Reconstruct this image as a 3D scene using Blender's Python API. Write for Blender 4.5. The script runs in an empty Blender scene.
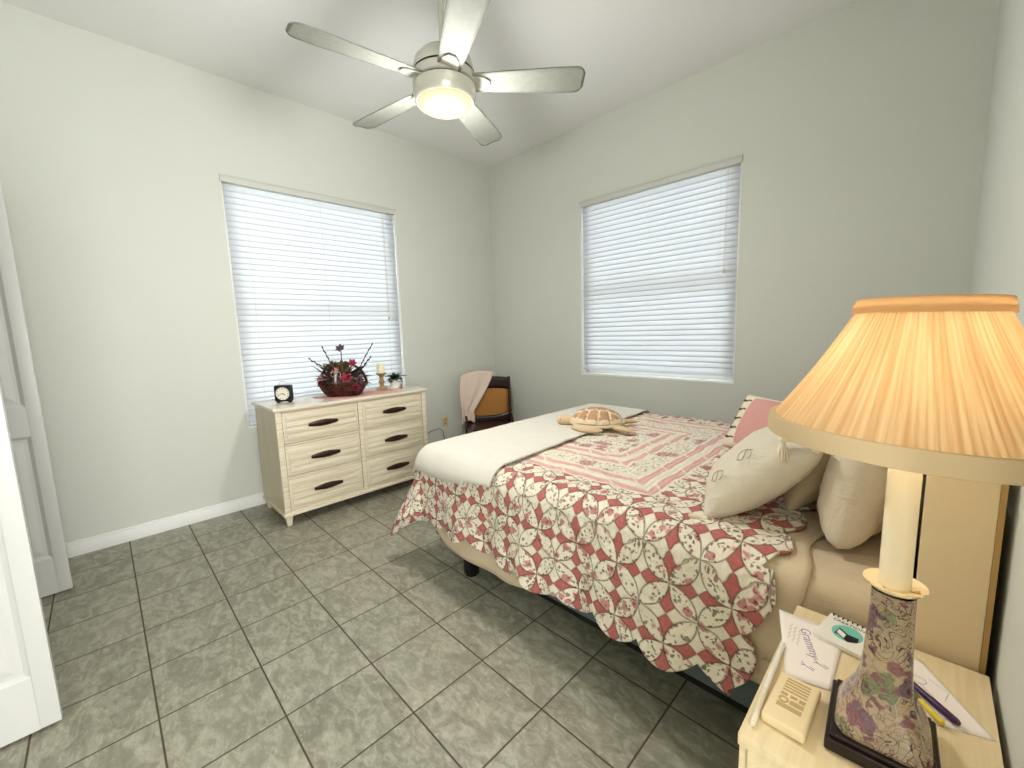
import bpy, bmesh, math, random
from mathutils import Vector, Matrix, noise
from math import sin, cos, pi, radians, sqrt, hypot, exp
random.seed(7)
SC = bpy.context.scene
COL = SC.collection

# ------------------------------------------------------------------ camera
def setup_camera():
    cd = bpy.data.cameras.new('camera'); cam = bpy.data.objects.new('camera', cd); COL.objects.link(cam)
    yaw, pitch, roll, f = 2.36020694, 0.12748822, -0.03059284, 413.786
    fw = Vector((cos(yaw)*cos(pitch), sin(yaw)*cos(pitch), -sin(pitch)))
    rt = fw.cross(Vector((0, 0, 1))).normalized(); up = rt.cross(fw)
    r2 = rt*cos(roll)+up*sin(roll); u2 = -rt*sin(roll)+up*cos(roll)
    m = Matrix((r2, u2, -fw)).transposed().to_4x4()
    m.translation = Vector((3.55618, -3.26059, 1.26730))
    cam.matrix_world = m
    cd.sensor_width = 36; cd.lens = f/1024*36; cd.clip_start = .02; cd.clip_end = 60
    SC.camera = cam
setup_camera()

# ------------------------------------------------------------------ world, daylight, hall fill, exposure
W = bpy.data.worlds.new('world'); SC.world = W; W.use_nodes = True
W.node_tree.nodes['Background'].inputs[0].default_value = (.86, .93, 1, 1)
W.node_tree.nodes['Background'].inputs[1].default_value = 1.0
SC.view_settings.view_transform = 'Standard'; SC.view_settings.look = 'None'
SC.view_settings.gamma = 1; SC.view_settings.use_curve_mapping = False
SC.view_settings.exposure = 0.38
def area(name, loc, direction, sx, sy, power, color):
    l = bpy.data.lights.new(name, 'AREA'); l.shape = 'RECTANGLE'; l.size = sx; l.size_y = sy
    l.energy = power; l.color = color
    o = bpy.data.objects.new(name, l); COL.objects.link(o); o.location = loc
    o.rotation_euler = Vector(direction).to_track_quat('-Z', 'Z').to_euler()
    return o
area('daylight_left_window', (-.50, -1.856, 1.55), (1, 0, -.05), 2.3, 2.5, 84, (.96, .985, 1))
area('daylight_back_window', (1.898, .50, 1.65), (0, -1, -.05), 2.2, 2.4, 70, (.97, .975, 1))
area('hall_fill', (5.3, -3.45, 1.35), (-1, .10, .16), 1.9, 2.1, 124, (1, 1, 1))  # unseen lamp added in the hall to fill the room through the doorway

# ------------------------------------------------------------------ node helpers
def lin(c):
    return tuple((v/255/12.92 if v/255 <= .04045 else ((v/255+.055)/1.055)**2.4) for v in c)
class NT:
    """small expression builder on top of shader nodes"""
    def __init__(s, name):
        s.m = bpy.data.materials.new(name); s.m.use_nodes = True; s.t = s.m.node_tree
        s.n = s.t.nodes; s.b = s.n['Principled BSDF']; s.out = s.n['Material Output']
    def node(s, typ, **kw):
        n = s.n.new(typ)
        for k, v in kw.items(): setattr(n, k, v)
        return n
    def lk(s, a, b): s.t.links.new(a, b)
    def put(s, sock, v):
        if isinstance(v, E): v = v.s
        if isinstance(v, bpy.types.NodeSocket): s.lk(v, sock)
        else:
            if isinstance(v, (tuple, list)) and len(v) == 3 and sock.type == 'RGBA': v = (*v, 1)
            sock.default_value = v
    def math(s, op, *a):
        n = s.node('ShaderNodeMath', operation=op)
        for i, v in enumerate(a): s.put(n.inputs[i], v)
        return E(s, n.outputs[0])
    def mix(s, f, a, b):
        n = s.node('ShaderNodeMix', data_type='RGBA')
        s.put(n.inputs[0], f); s.put(n.inputs[6], a); s.put(n.inputs[7], b)
        return E(s, n.outputs[2])
    def coord(s, kind='Object'):
        n = s.node('ShaderNodeTexCoord'); return E(s, n.outputs[kind])
    def sep(s, v):
        n = s.node('ShaderNodeSeparateXYZ'); s.put(n.inputs[0], v); return [E(s, n.outputs[i]) for i in range(3)]
    def comb(s, x, y, z=0.):
        n = s.node('ShaderNodeCombineXYZ')
        for i, v in enumerate((x, y, z)): s.put(n.inputs[i], v)
        return E(s, n.outputs[0])
    def scale(s, v, sc, rot=(0, 0, 0)):
        n = s.node('ShaderNodeMapping'); s.put(n.inputs[0], v); n.inputs['Scale'].default_value = sc if isinstance(sc, tuple) else (sc,)*3
        n.inputs['Rotation'].default_value = rot; return E(s, n.outputs[0])
    def noise(s, v, scale=5., detail=2., rough=.5, dist=0., out=0):
        n = s.node('ShaderNodeTexNoise'); s.put(n.inputs['Vector'], v)
        n.inputs['Scale'].default_value = scale; n.inputs['Detail'].default_value = detail
        n.inputs['Roughness'].default_value = rough; n.inputs['Distortion'].default_value = dist
        return E(s, n.outputs[out])
    def voro(s, v, scale, feature='F1', out='Distance', rnd=1.):
        n = s.node('ShaderNodeTexVoronoi', feature=feature); s.put(n.inputs['Vector'], v)
        n.inputs['Scale'].default_value = scale; n.inputs['Randomness'].default_value = rnd
        return E(s, n.outputs[out])
    def step(s, x, a, b):      # smooth 0..1 between a and b
        n = s.node('ShaderNodeMapRange', interpolation_type='SMOOTHSTEP')
        s.put(n.inputs[0], x); n.inputs[1].default_value = a; n.inputs[2].default_value = b
        return E(s, n.outputs[0])
    def bump(s, h, strength=.3, dist=.01):
        n = s.node('ShaderNodeBump'); s.put(n.inputs['Height'], h)
        n.inputs['Strength'].default_value = strength; n.inputs['Distance'].default_value = dist
        s.lk(n.outputs[0], s.b.inputs['Normal']); return n
    def base(s, c, rough=.6, spec=.4, metal=0.):
        s.put(s.b.inputs['Base Color'], c); s.put(s.b.inputs['Roughness'], rough)
        s.b.inputs['Specular IOR Level'].default_value = spec; s.b.inputs['Metallic'].default_value = metal
        return s.m
class E:
    def __init__(s, t, sock): s.t, s.s = t, sock
    def __add__(s, o): return s.t.math('ADD', s, o)
    __radd__ = __add__
    def __sub__(s, o): return s.t.math('SUBTRACT', s, o)
    def __rsub__(s, o): return s.t.math('SUBTRACT', o, s)
    def __mul__(s, o): return s.t.math('MULTIPLY', s, o)
    __rmul__ = __mul__
    def __truediv__(s, o): return s.t.math('DIVIDE', s, o)
    def abs(s): return s.t.math('ABSOLUTE', s)
    def floor(s): return s.t.math('FLOOR', s)
    def frac(s): return s.t.math('FRACT', s)
    def lt(s, o): return s.t.math('LESS_THAN', s, o)
    def gt(s, o): return s.t.math('GREATER_THAN', s, o)
    def min(s, o): return s.t.math('MINIMUM', s, o)
    def max(s, o): return s.t.math('MAXIMUM', s, o)
    def mod2(s): return s.t.math('FLOORED_MODULO', s, 2.)
def plain(name, c, rough=.6, spec=.4, metal=0., bump=0., bscale=200., var=0.):
    n = NT(name); col = lin(c)
    if var:
        f = n.noise(n.coord(), 6., 3.)
        col = n.mix(f, tuple(v*(1-var) for v in col), tuple(min(1, v*(1+var)) for v in col))
    n.base(col, rough, spec, metal)
    if bump: n.bump(n.noise(n.coord(), bscale, 2.), bump, .002)
    return n.m

# ------------------------------------------------------------------ mesh helpers
ORG = {}
class MB:
    def __init__(s): s.bm = bmesh.new(); s.mi = 0
    def _post(s, verts, rot=None, pivot=None):
        if rot is not None:
            bmesh.ops.rotate(s.bm, verts=verts, cent=pivot, matrix=rot)
    def box(s, x0, x1, y0, y1, z0, z1, bev=0., seg=2, rot=None, pivot=None, taper=None):
        r = bmesh.ops.create_cube(s.bm, size=1); vs = r['verts']
        c = Vector(((x0+x1)/2, (y0+y1)/2, (z0+z1)/2)); d = (x1-x0, y1-y0, z1-z0)
        for v in vs:
            k = 1
            if taper and v.co.z < 0: k = taper
            v.co = Vector((v.co.x*d[0]*k, v.co.y*d[1]*k, v.co.z*d[2]))+c
        if bev > 0:
            ed = list({e for v in vs for e in v.link_edges})
            r = bmesh.ops.bevel(s.bm, geom=ed, offset=bev, segments=seg, affect='EDGES', profile=.6)
            vs = list({v for f in r['faces'] for v in f.verts} | {v for v in vs if v.is_valid})
        for f in {f for v in vs for f in v.link_faces}: f.material_index = s.mi
        s._post(vs, rot, pivot or c)
        return s
    def grid(s, fn, nu, nv, cu=False, cv=False, uv=None):
        V = [[s.bm.verts.new(fn(i/(nu if cu else nu-1), j/(nv if cv else nv-1))) for j in range(nv)] for i in range(nu)]
        F = []
        for i in range(nu if cu else nu-1):
            for j in range(nv if cv else nv-1):
                a, b, c, d = V[i][j], V[(i+1) % nu][j], V[(i+1) % nu][(j+1) % nv], V[i][(j+1) % nv]
                if len({a, b, c, d}) == 4:
                    f = s.bm.faces.new((a, b, c, d)); f.material_index = s.mi; F.append(f)
        if uv:
            lay = s.bm.loops.layers.uv.verify()
            idx = {V[i][j]: uv(i/(nu-1), j/(nv-1)) for i in range(nu) for j in range(nv)}
            for f in F:
                for l in f.loops: l[lay].uv = idx[l.vert]
        return V
    def lathe(s, prof, c=(0, 0, 0), n=32, axis='Z', capb=True, capt=True, fn=None):
        rings = []
        for k, (r, z) in enumerate(prof):
            ring = []
            for i in range(n):
                a = 2*pi*i/n; rr = r*(fn(a, z) if fn else 1)
                p = Vector((rr*cos(a), rr*sin(a), z))
                if axis == 'X': p = Vector((p.z, p.x, p.y))
                if axis == 'Y': p = Vector((p.x, p.z, p.y))
                ring.append(s.bm.verts.new(p+Vector(c)))
            rings.append(ring)
        for a, b in zip(rings, rings[1:]):
            for i in range(n):
                f = s.bm.faces.new((a[i], a[(i+1) % n], b[(i+1) % n], b[i])); f.material_index = s.mi
        if capb and prof[0][0] > 1e-5: s.bm.faces.new(rings[0][::-1]).material_index = s.mi
        if capt and prof[-1][0] > 1e-5: s.bm.faces.new(rings[-1]).material_index = s.mi
        return s
    def tube(s, pts, r, n=8, flat=1., caps=True):
        pts = [Vector(p) for p in pts]; m = len(pts); rings = []
        rr = r if isinstance(r, (list, tuple)) else [r]*m
        prev = None
        for i, p in enumerate(pts):
            t = (pts[min(i+1, m-1)]-pts[max(i-1, 0)]).normalized()
            if prev is None:
                ref = Vector((0, 0, 1)) if abs(t.z) < .9 else Vector((1, 0, 0)); a = t.cross(ref).normalized()
            else: a = (prev-t*prev.dot(t)).normalized()
            prev = a; b = t.cross(a)
            rings.append([s.bm.verts.new(p+a*rr[i]*cos(2*pi*k/n)+b*rr[i]*flat*sin(2*pi*k/n)) for k in range(n)])
        for a, b in zip(rings, rings[1:]):
            for i in range(n): s.bm.faces.new((a[i], a[(i+1) % n], b[(i+1) % n], b[i])).material_index = s.mi
        if caps:
            s.bm.faces.new(rings[0][::-1]).material_index = s.mi; s.bm.faces.new(rings[-1]).material_index = s.mi
        return s
    def ball(s, c, r, sub=2, sc=(1, 1, 1), rot=None):
        q = bmesh.ops.create_icosphere(s.bm, subdivisions=sub, radius=r)
        for v in q['verts']:
            p = Vector((v.co.x*sc[0], v.co.y*sc[1], v.co.z*sc[2]))
            if rot is not None: p = rot @ p
            v.co = p+Vector(c)
        for f in {f for v in q['verts'] for f in v.link_faces}: f.material_index = s.mi
        return s
    def poly(s, pts, z0, z1):     # prism of a flat outline
        a = [s.bm.verts.new((p[0], p[1], z0)) for p in pts]; b = [s.bm.verts.new((p[0], p[1], z1)) for p in pts]
        n = len(pts)
        s.bm.faces.new(a[::-1]).material_index = s.mi; s.bm.faces.new(b).material_index = s.mi
        for i in range(n): s.bm.faces.new((a[i], a[(i+1) % n], b[(i+1) % n], b[i])).material_index = s.mi
        return a+b
    def build(s, name, mat, parent=None, smooth=True, org=None, angle=35, M=None):
        if M is not None: bmesh.ops.transform(s.bm, matrix=M, verts=s.bm.verts)
        bmesh.ops.recalc_face_normals(s.bm, faces=s.bm.faces)
        me = bpy.data.meshes.new(name)
        if org is None:
            if parent is not None: org = ORG[parent]
            else:
                xs = [v.co for v in s.bm.verts]
                org = Vector(((min(v.x for v in xs)+max(v.x for v in xs))/2, (min(v.y for v in xs)+max(v.y for v in xs))/2, min(v.z for v in xs)))
        org = Vector(org)
        bmesh.ops.translate(s.bm, verts=s.bm.verts, vec=-org)
        s.bm.to_mesh(me); s.bm.free()
        for m in (mat if isinstance(mat, (list, tuple)) else [mat]): me.materials.append(m)
        if smooth:
            me.polygons.foreach_set('use_smooth', [True]*len(me.polygons))
            try: me.set_sharp_from_angle(angle=radians(angle))
            except Exception: pass
        o = bpy.data.objects.new(name, me); COL.objects.link(o)
        if parent is not None:
            o.parent = parent; o.location = org-ORG[parent]; ORG[o] = org
        else: o.location = org; ORG[o] = org
        return o
def thing(name, label, cat, loc, group=None):
    o = bpy.data.objects.new(name, None); COL.objects.link(o); o.location = loc; ORG[o] = Vector(loc)
    o.empty_display_size = .05
    return tag(o, label, cat, group)
def tag(o, label, cat, group=None):
    o['label'] = label; o['category'] = cat
    if group: o['group'] = group
    return o
def st(o): o['kind'] = 'structure'; return o
def boxes(*bs, **k):
    m = MB()
    for b in bs: m.box(*b, **k)
    return m
def text(s, size, depth, mat, name, parent, loc, rotz=0., tilt=0., width=None, align='CENTER', rot=None):
    cu = bpy.data.curves.new(name, 'FONT'); cu.body = s; cu.size = size; cu.extrude = depth; cu.align_x = align; cu.align_y = 'CENTER'
    if width: cu.offset = width
    t = bpy.data.objects.new(name+'_tmp', cu); COL.objects.link(t)
    bpy.context.view_layer.update()
    me = bpy.data.meshes.new_from_object(t.evaluated_get(bpy.context.evaluated_depsgraph_get()))
    bpy.data.objects.remove(t)
    me.name = name; me.materials.clear(); me.materials.append(mat)
    R = rot if rot is not None else Matrix.Rotation(rotz, 4, 'Z')
    me.transform(Matrix.Translation(Vector(loc)-ORG[parent]) @ R)
    o = bpy.data.objects.new(name, me); COL.objects.link(o); o.parent = parent; ORG[o] = ORG[parent]
    return o

# ------------------------------------------------------------------ materials
def mat_wall():
    n = NT('wall paint'); f = n.noise(n.coord(), 3., 3.)
    n.base(n.mix(f, lin((210, 212, 202)), lin((213, 215, 206))), .55, .25)
    n.bump(n.noise(n.coord(), 160., 3.), .12, .002); return n.m
M_wall = mat_wall()
M_ceil = plain('ceiling paint', (240, 240, 238), .7, .2, bump=.1, bscale=120)
M_trim = plain('trim paint', (240, 240, 236), .35, .5)
M_door = plain('door paint', (208, 208, 204), .38, .45)
def mat_floor():
    n = NT('ceramic floor tile'); x, y, z = n.sep(n.coord())
    S = .305; ox, oy = .2792931, .1024286
    u = (x-ox)/S; v = (y-oy)/S
    du = (u-(u+.5).floor()).abs(); dv = (v-(v+.5).floor()).abs(); d = du.min(dv)
    grout = 1.-n.step(d, .006, .012)
    cell = n.comb(u.floor(), v.floor())
    wn = n.node('ShaderNodeTexWhiteNoise', noise_dimensions='3D'); n.put(wn.inputs['Vector'], cell)
    off = n.node('ShaderNodeVectorMath', operation='MULTIPLY_ADD'); n.lk(wn.outputs['Color'], off.inputs[0])
    off.inputs[1].default_value = (9, 9, 9); n.put(off.inputs[2], n.comb(x, y))
    p = E(n, off.outputs[0])
    ps = n.scale(p, (1.0, 1.8, 1.), (0, 0, .5))
    a = n.noise(ps, 9., 7., .62, 1.4); b = n.noise(ps, 34., 5., .65, .8); c = n.noise(n.comb(x, y), 1.2, 1.)
    col = n.mix(n.step(a, .36, .66), lin((122, 121, 104)), lin((161, 158, 140)))
    col = n.mix(n.step(b, .5, .72)*.4, col, lin((190, 188, 168)))
    col = n.mix(n.step(b, .5, .3)*.4, col, lin((98, 98, 80)))
    col = n.mix(n.step(n.noise(ps, 16., 6., .7, 2.), .52, .6)*.35, col, lin((134, 122, 98)))
    tv = E(n, wn.outputs['Value'])
    col = n.mix(tv*.12, col, lin((196, 194, 176)))
    col = n.mix(grout, col, lin((78, 66, 52)))
    n.base(col, n.step(b, .3, .7)*.12+.30+grout*.4, .4)
    h = (1.-grout)*1.+b*.12+a*.1
    n.bump(h, .5, .004); return n.m
M_floor = mat_floor()
def mat_slat():
    n = NT('blind vinyl'); n.b.inputs['Base Color'].default_value = (*lin((242, 243, 244)), 1)
    n.b.inputs['Roughness'].default_value = .45; n.b.inputs['Specular IOR Level'].default_value = .3
    t = n.node('ShaderNodeBsdfTranslucent'); t.inputs[0].default_value = (*lin((236, 241, 246)), 1)
    mx = n.node('ShaderNodeMixShader'); mx.inputs[0].default_value = .36
    n.lk(n.b.outputs[0], mx.inputs[1]); n.lk(t.outputs[0], mx.inputs[2]); n.lk(mx.outputs[0], n.out.inputs[0]); return n.m
M_slat = mat_slat()
def mat_glass():
    n = NT('window glass'); g = n.node('ShaderNodeBsdfGlossy'); g.inputs['Roughness'].default_value = .02
    t = n.node('ShaderNodeBsdfTransparent'); t.inputs[0].default_value = (.95, .97, .96, 1)
    fr = n.node('ShaderNodeFresnel'); mx = n.node('ShaderNodeMixShader')
    n.lk(fr.outputs[0], mx.inputs[0]); n.lk(t.outputs[0], mx.inputs[1]); n.lk(g.outputs[0], mx.inputs[2])
    n.lk(mx.outputs[0], n.out.inputs[0]); return n.m
M_glass = mat_glass()
def mat_wood_white(name, c1, c2, axis='Y', rough=.4):
    n = NT(name); v = n.coord()
    sc = {'Y': (30, 1.2, 30), 'X': (1.2, 30, 30), 'Z': (30, 30, 1.2)}[axis]
    f = n.noise(n.scale(v, sc), 3., 4., .6)
    col = n.mix(n.step(f, .3, .7), lin(c1), lin(c2)); n.base(col, rough, .4); n.bump(f, .12, .002); return n.m
M_dresser = mat_wood_white('whitewashed wood front', (206, 193, 165), (228, 218, 196), 'Y')
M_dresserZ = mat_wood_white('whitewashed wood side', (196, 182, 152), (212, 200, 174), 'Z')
M_dressertop = mat_wood_white('glossy white dresser top', (214, 203, 182), (230, 222, 206), 'Y', .1)
M_night = mat_wood_white('cream laminate', (224, 202, 160), (234, 214, 174), 'Y', .35)
M_head = plain('cream headboard laminate', (224, 202, 162), .5, .3, bump=.1, bscale=400)
M_gold = plain('tan edge banding', (176, 140, 84), .5)
M_bronze = plain('dark bronze pull', (58, 34, 22), .35, .5, .5, var=.3)
M_black = plain('black plastic', (14, 14, 15), .4)
M_darkfr = plain('black steel', (16, 16, 18), .45, .4, .4)
def cloth(name, c, c2=None, wr=.5, ws=7., rough=.85, weave=900):
    n = NT(name); v = n.coord(); w = n.noise(v, ws, 5., .55, .6)
    n.base(n.mix(n.noise(v, 12., 3.), lin(c), lin(c2 or c)), rough, .15)
    n.bump(w+n.noise(v, weave, 1.)*.04, wr, .02)
    n.b.inputs['Sheen Weight'].default_value = .1
    return n.m
M_sheet = cloth('beige cotton sheet', (216, 196, 166), (208, 188, 158), .5, 9.)
M_throw = cloth('cream fleece throw', (222, 218, 206), (214, 209, 196), .25, 6., .95, 300)
M_pillow = cloth('ivory pillow cotton', (224, 210, 186), (216, 201, 178), 1., 8.)
M_pillow2 = cloth('ivory corded pillow', (222, 211, 192), (214, 203, 182), 1., 8.)
M_pillow3 = cloth('beige sham cotton', (210, 188, 154), (218, 198, 166), .8, 10.)
M_box = cloth('blue grey box spring ticking', (96, 106, 106), (86, 96, 98), .1)
M_matt = cloth('mattress ticking', (225, 220, 210), None, .1)
M_tassel = plain('ivory thread', (236, 224, 198), .9, .1)
M_embro = plain('grey embroidery thread', (170, 160, 134), .8, .1)
M_blankpink = cloth('pale pink blanket', (232, 212, 196), (224, 202, 186), .6, 9.)
M_darkwood = plain('dark mahogany', (44, 22, 16), .3, .5, var=.3)
def mat_quilt():
    n = NT('patchwork quilt'); uvn = n.node('ShaderNodeUVMap'); uvn.uv_map = ''
    uv = E(n, uvn.outputs[0]); X, Y, _ = n.sep(uv)
    P = .176
    sx = (X-3.135)/P+.5                  # side-type nodes fall on half integers
    sy = (-2.03-Y)/(P*1.04)
    # rotated lattice
    a = (sx+sy); b = (sx-sy)
    ia = a.floor(); ib = b.floor()
    fa = a-ia; fb = b-ib                 # 0..1 in the cell
    ca = (fa-.5); cb = (fb-.5)
    # leaves along the lattice lines
    def leaf(dist, along):               # dist to a line, along 0..1
        w = (along*(1.-along))*4.*.225
        return w-dist
    da = fa.min(1.-fa); db = fb.min(1.-fb)
    L = leaf(da, fb).max(leaf(db, fa))   # >0 inside a leaf
    leafm = n.step(L, -.012, .012)
    par = (ia+ib).mod2()                 # alternate checker handedness
    chk = (ca*cb).gt(0.)
    pink = (chk-par).abs()
    outline = 1.-n.step(L.abs(), .004, .024)
    seam = (1.-n.step(ca.abs().min(cb.abs()), .004, .02))*(1.-leafm)
    # floral print
    v = n.comb(X, Y)
    vd = n.node('ShaderNodeVectorMath', operation='MULTIPLY_ADD'); n.put(vd.inputs[0], n.noise(v, 60., 2., out=1)); vd.inputs[1].default_value = (.02, .02, 0); n.put(vd.inputs[2], v)
    vw = E(n, vd.outputs[0])
    spk = 1.-n.step(n.voro(vw, 74.), .30, .42)
    spk = spk*n.step(n.noise(v, 30., 2.), .30, .42)
    rose = (1.-n.step(n.voro(vw, 24.), .28, .42))*n.step(n.noise(v, 14., 1.), .40, .48)
    rosed = 1.-n.step(n.voro(vw, 90.), .25, .42)
    cream = n.mix(n.noise(v, 25., 2.), lin((228, 216, 192)), lin((242, 234, 216)))
    flo = n.mix(rose*.8, cream, lin((184, 100, 106)))
    flo = n.mix(rose*rosed*.85, flo, lin((120, 44, 60)))
    flo = n.mix(spk*(1.-rose)*.8, flo, n.mix(n.noise(v, 22., 1.).gt(.52), lin((78, 76, 56)), lin((128, 60, 66))))
    pk = n.mix(n.noise(v, 90., 3.), lin((168, 88, 84)), lin((198, 120, 114)))
    sq = n.mix(pink, cream, pk)
    col = n.mix(leafm, sq, flo)
    col = n.mix(outline*.42+seam*.2, col, lin((120, 84, 66)))
    # framed centre
    x0, x1, y0, y1 = 1.78, 2.885, -1.90, -.68
    dd = (x1-X).min(X-x0).min((Y-y0).min(y1-Y))
    wob = n.noise(v, 14., 2.)*.012-.006
    d2 = dd+wob
    def bar(lo, hi): return n.step(d2, lo-.004, lo+.003)*(1.-n.step(d2, hi-.003, hi+.004))
    dash = n.step((((X+Y)/.235).frac()-.5).abs(), .015, .05)*.8+.15
    dash2 = n.step((((X+Y)/.235+.4).frac()-.5).abs(), .015, .05)*.8+.15
    bars = (bar(.0, .034)*dash).max(bar(.075, .11)*dash2).max(bar(.235, .265)*dash2).max(bar(.305, .335)*dash)
    flz = bar(.125, .22).max(n.step(d2, .35, .36))
    pkt = n.mix(n.noise(v, 60., 3.), lin((212, 152, 148)), lin((230, 186, 180)))  # top pink made paler: window sheen on the bed put into the colour
    ctr = n.mix(bars, cream, pkt)
    flo2 = n.mix((1.-n.step(n.voro(vw, 11.), .30, .46))*.75, cream, lin((196, 124, 128)))
    flo2 = n.mix((1.-n.step(n.voro(vw, 11.), .30, .46))*rosed*.8, flo2, lin((112, 54, 64)))
    flo2 = n.mix(spk*.6, flo2, lin((110, 104, 84)))
    ctr = n.mix(flz, ctr, flo2)
    inc = n.step(dd, -.012, -.008)
    # plain floral rim just outside the frame, cut by the scallops
    col = n.mix(inc, col, ctr)
    n.base(col, .85, .15)
    n.b.inputs['Sheen Weight'].default_value = .1
    puff = (1.-outline)*(1.-seam*.6)*(1.-inc)+inc*(1.-((d2*42.).frac()-.5).abs()*.9)
    n.bump(puff*.5+n.noise(v, 45., 3.)*.5+n.noise(v, 12., 2.)*.8, 1., .016)
    return n.m
M_quilt = mat_quilt()
def mat_shade():
    n = NT('pleated lamp shade'); 
    x, y, z = n.sep(n.coord('Object'))
    a = n.math('ARCTAN2', y, x)
    w = n.noise(n.comb(a*1., z*.25), 15., 4., .7, .1)
    pl = ((a*(110/(2*pi))).frac()-.5).abs()*2.
    k = n.step(w, .38, .62)*.68+n.step(pl, .1, .9)*.32
    c = n.mix(k, lin((206, 160, 112)), lin((240, 214, 172)))
    n.base(n.mix(k, lin((222, 186, 138)), lin((236, 212, 172))), .8, .1)
    t = n.node('ShaderNodeBsdfTranslucent'); n.put(t.inputs[0], c)
    mx = n.node('ShaderNodeMixShader'); mx.inputs[0].default_value = .5
    n.lk(n.b.outputs[0], mx.inputs[1]); n.lk(t.outputs[0], mx.inputs[2]); n.lk(mx.outputs[0], n.out.inputs[0])
    n.bump(pl+w, .5, .003)
    return n.m
M_shade = mat_shade()
M_shadehem = plain('cream shade trim', (212, 186, 148), .8, .1)
def mat_floral_porcelain():
    n = NT('floral porcelain'); v = n.coord('Object')
    vd = n.node('ShaderNodeVectorMath', operation='MULTIPLY_ADD'); n.put(vd.inputs[0], n.noise(v, 22., 3., out=1)); vd.inputs[1].default_value = (.06, .06, .06); n.put(vd.inputs[2], v)
    vw = E(n, vd.outputs[0])
    big = n.voro(vw, 42.); edge = n.voro(vw, 60., 'DISTANCE_TO_EDGE'); cid = n.voro(vw, 42., 'F1', 'Color')
    r, g, b = n.sep(cid)
    col = n.mix(n.noise(v, 9., 2.), lin((206, 180, 144)), lin((146, 126, 104)))
    pet = 1.-n.step(big, .50, .60)
    c1 = n.mix(g, lin((150, 84, 88)), lin((96, 84, 104))); c1 = n.mix(b.gt(.66), c1, lin((126, 130, 92)))
    col = n.mix(pet*r.gt(.3)*.9, col, c1)
    lines = 1.-n.step(edge, .02, .07)
    col = n.mix(lines*.3, col, lin((74, 36, 36)))
    curl = 1.-n.step(((n.noise(v, 26., 1.5, .5, 1.2)*9.).frac()-.5).abs(), .03, .12)
    col = n.mix(curl*n.step(n.noise(v, 11., 1.), .42, .5)*.9, col, lin((66, 34, 42)))
    curl2 = 1.-n.step(((n.noise(vw, 34., 1., .5, .8)*7.).frac()-.5).abs(), .02, .10)
    col = n.mix(curl2*n.step(n.noise(v, 13., 1.), .5, .4)*.8, col, lin((112, 56, 70)))
    ring = 1.-n.step((n.voro(vw, 75.)-.3).abs(), .03, .09)
    col = n.mix(ring*n.step(n.noise(v, 20., 1.), .45, .55)*.8, col, lin((96, 44, 56)))
    n.base(col, .12, .6); n.bump(curl*-1.+ring*-.5, .2, .002); return n.m
M_porc = mat_floral_porcelain()
M_candle = plain('cream candle sleeve', (248, 232, 200), .45, .3)
M_ebony = plain('dark wood plinth', (30, 14, 12), .25, .5)
M_paper = plain('white drawing paper', (244, 234, 226), .8, .1, bump=.1, bscale=60)
M_teal = plain('teal print', (116, 196, 178), .6)
M_ink = plain('black print', (24, 20, 26), .5)
M_purpleink = plain('purple felt ink', (178, 152, 184), .8)
M_greyink = plain('grey pencil', (168, 156, 158), .8)
M_purple = plain('purple marker plastic', (66, 30, 74), .35)
M_yellow = plain('yellow marker plastic', (226, 200, 50), .4)
M_white = plain('white plastic', (236, 232, 222), .35)
M_soap = plain('cream moulded plaque', (236, 214, 172), .5)
M_soapd = plain('recessed tan lettering', (192, 166, 118), .7)
def mat_fanblade():
    n = NT('whitewashed fan blade'); v = n.coord('UV') if False else n.coord()
    f = n.noise(n.scale(v, (3, 3, 3)), 14., 5., .7)
    n.base(n.mix(f, lin((122, 124, 114)), lin((150, 152, 142))), .7, .2); return n.m
M_blade = mat_fanblade()
M_nickel = plain('satin white metal', (206, 204, 192), .3, .5, .25)
def emissive(name, c, strength, basec=(255, 240, 215)):
    n = NT(name); n.base(lin(basec), .8, .1)
    n.b.inputs['Emission Color'].default_value = (*lin(c), 1); n.b.inputs['Emission Strength'].default_value = strength
    return n.m
M_glow = emissive('lit frosted glass', (255, 216, 168), .85, (60, 52, 42))
M_bulb = emissive('lit bulb', (255, 206, 140), 3.0)

# ------------------------------------------------------------------ room shell
RX, RY, RZ = 3.689, -4.06, 3.059
T = .16
o = st(MB().box(-T, 6.2, -5.0, T, -.1, 0).build('floor', M_floor, smooth=False, org=(0, 0, 0)))
st(MB().box(-T, 6.2, -5.0, T, RZ, RZ+.1).build('ceiling', M_ceil, smooth=False))
WA = (-2.527, -1.187, .607, 2.409)    # window in the left wall: y0,y1,z0,z1
WB = (1.227, 2.570, .836, 2.411)      # window in the back wall: x0,x1,z0,z1
def wall_open(name, axis, p0, p1, lo, hi, ops, mat=M_wall, H=RZ):
    m = MB()
    segs = []; cur = lo
    for a, b, z0, z1 in sorted(ops):
        segs.append((cur, a, 0, H)); segs.append((a, b, 0, z0)); segs.append((a, b, z1, H)); cur = b
    segs.append((cur, hi, 0, H))
    for a, b, z0, z1 in segs:
        if b-a < 1e-4 or z1-z0 < 1e-4: continue
        if axis == 'x': m.box(p0, p1, a, b, z0, z1)
        else: m.box(a, b, p0, p1, z0, z1)
    return st(m.build(name, mat, smooth=False))
wall_open('wall_left', 'x', -T, 0, -4.8, T, [WA])
wall_open('wall_back', 'y', 0, T, 0, RX, [WB])
wall_open('wall_right', 'x', RX, RX+T, -4.8, T, [(-4.0, -2.75, 0, 2.3)])
wall_open('wall_front', 'y', RY-.1, RY, 0, RX, [(.45, 1.63, 0, 2.06)])
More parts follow.
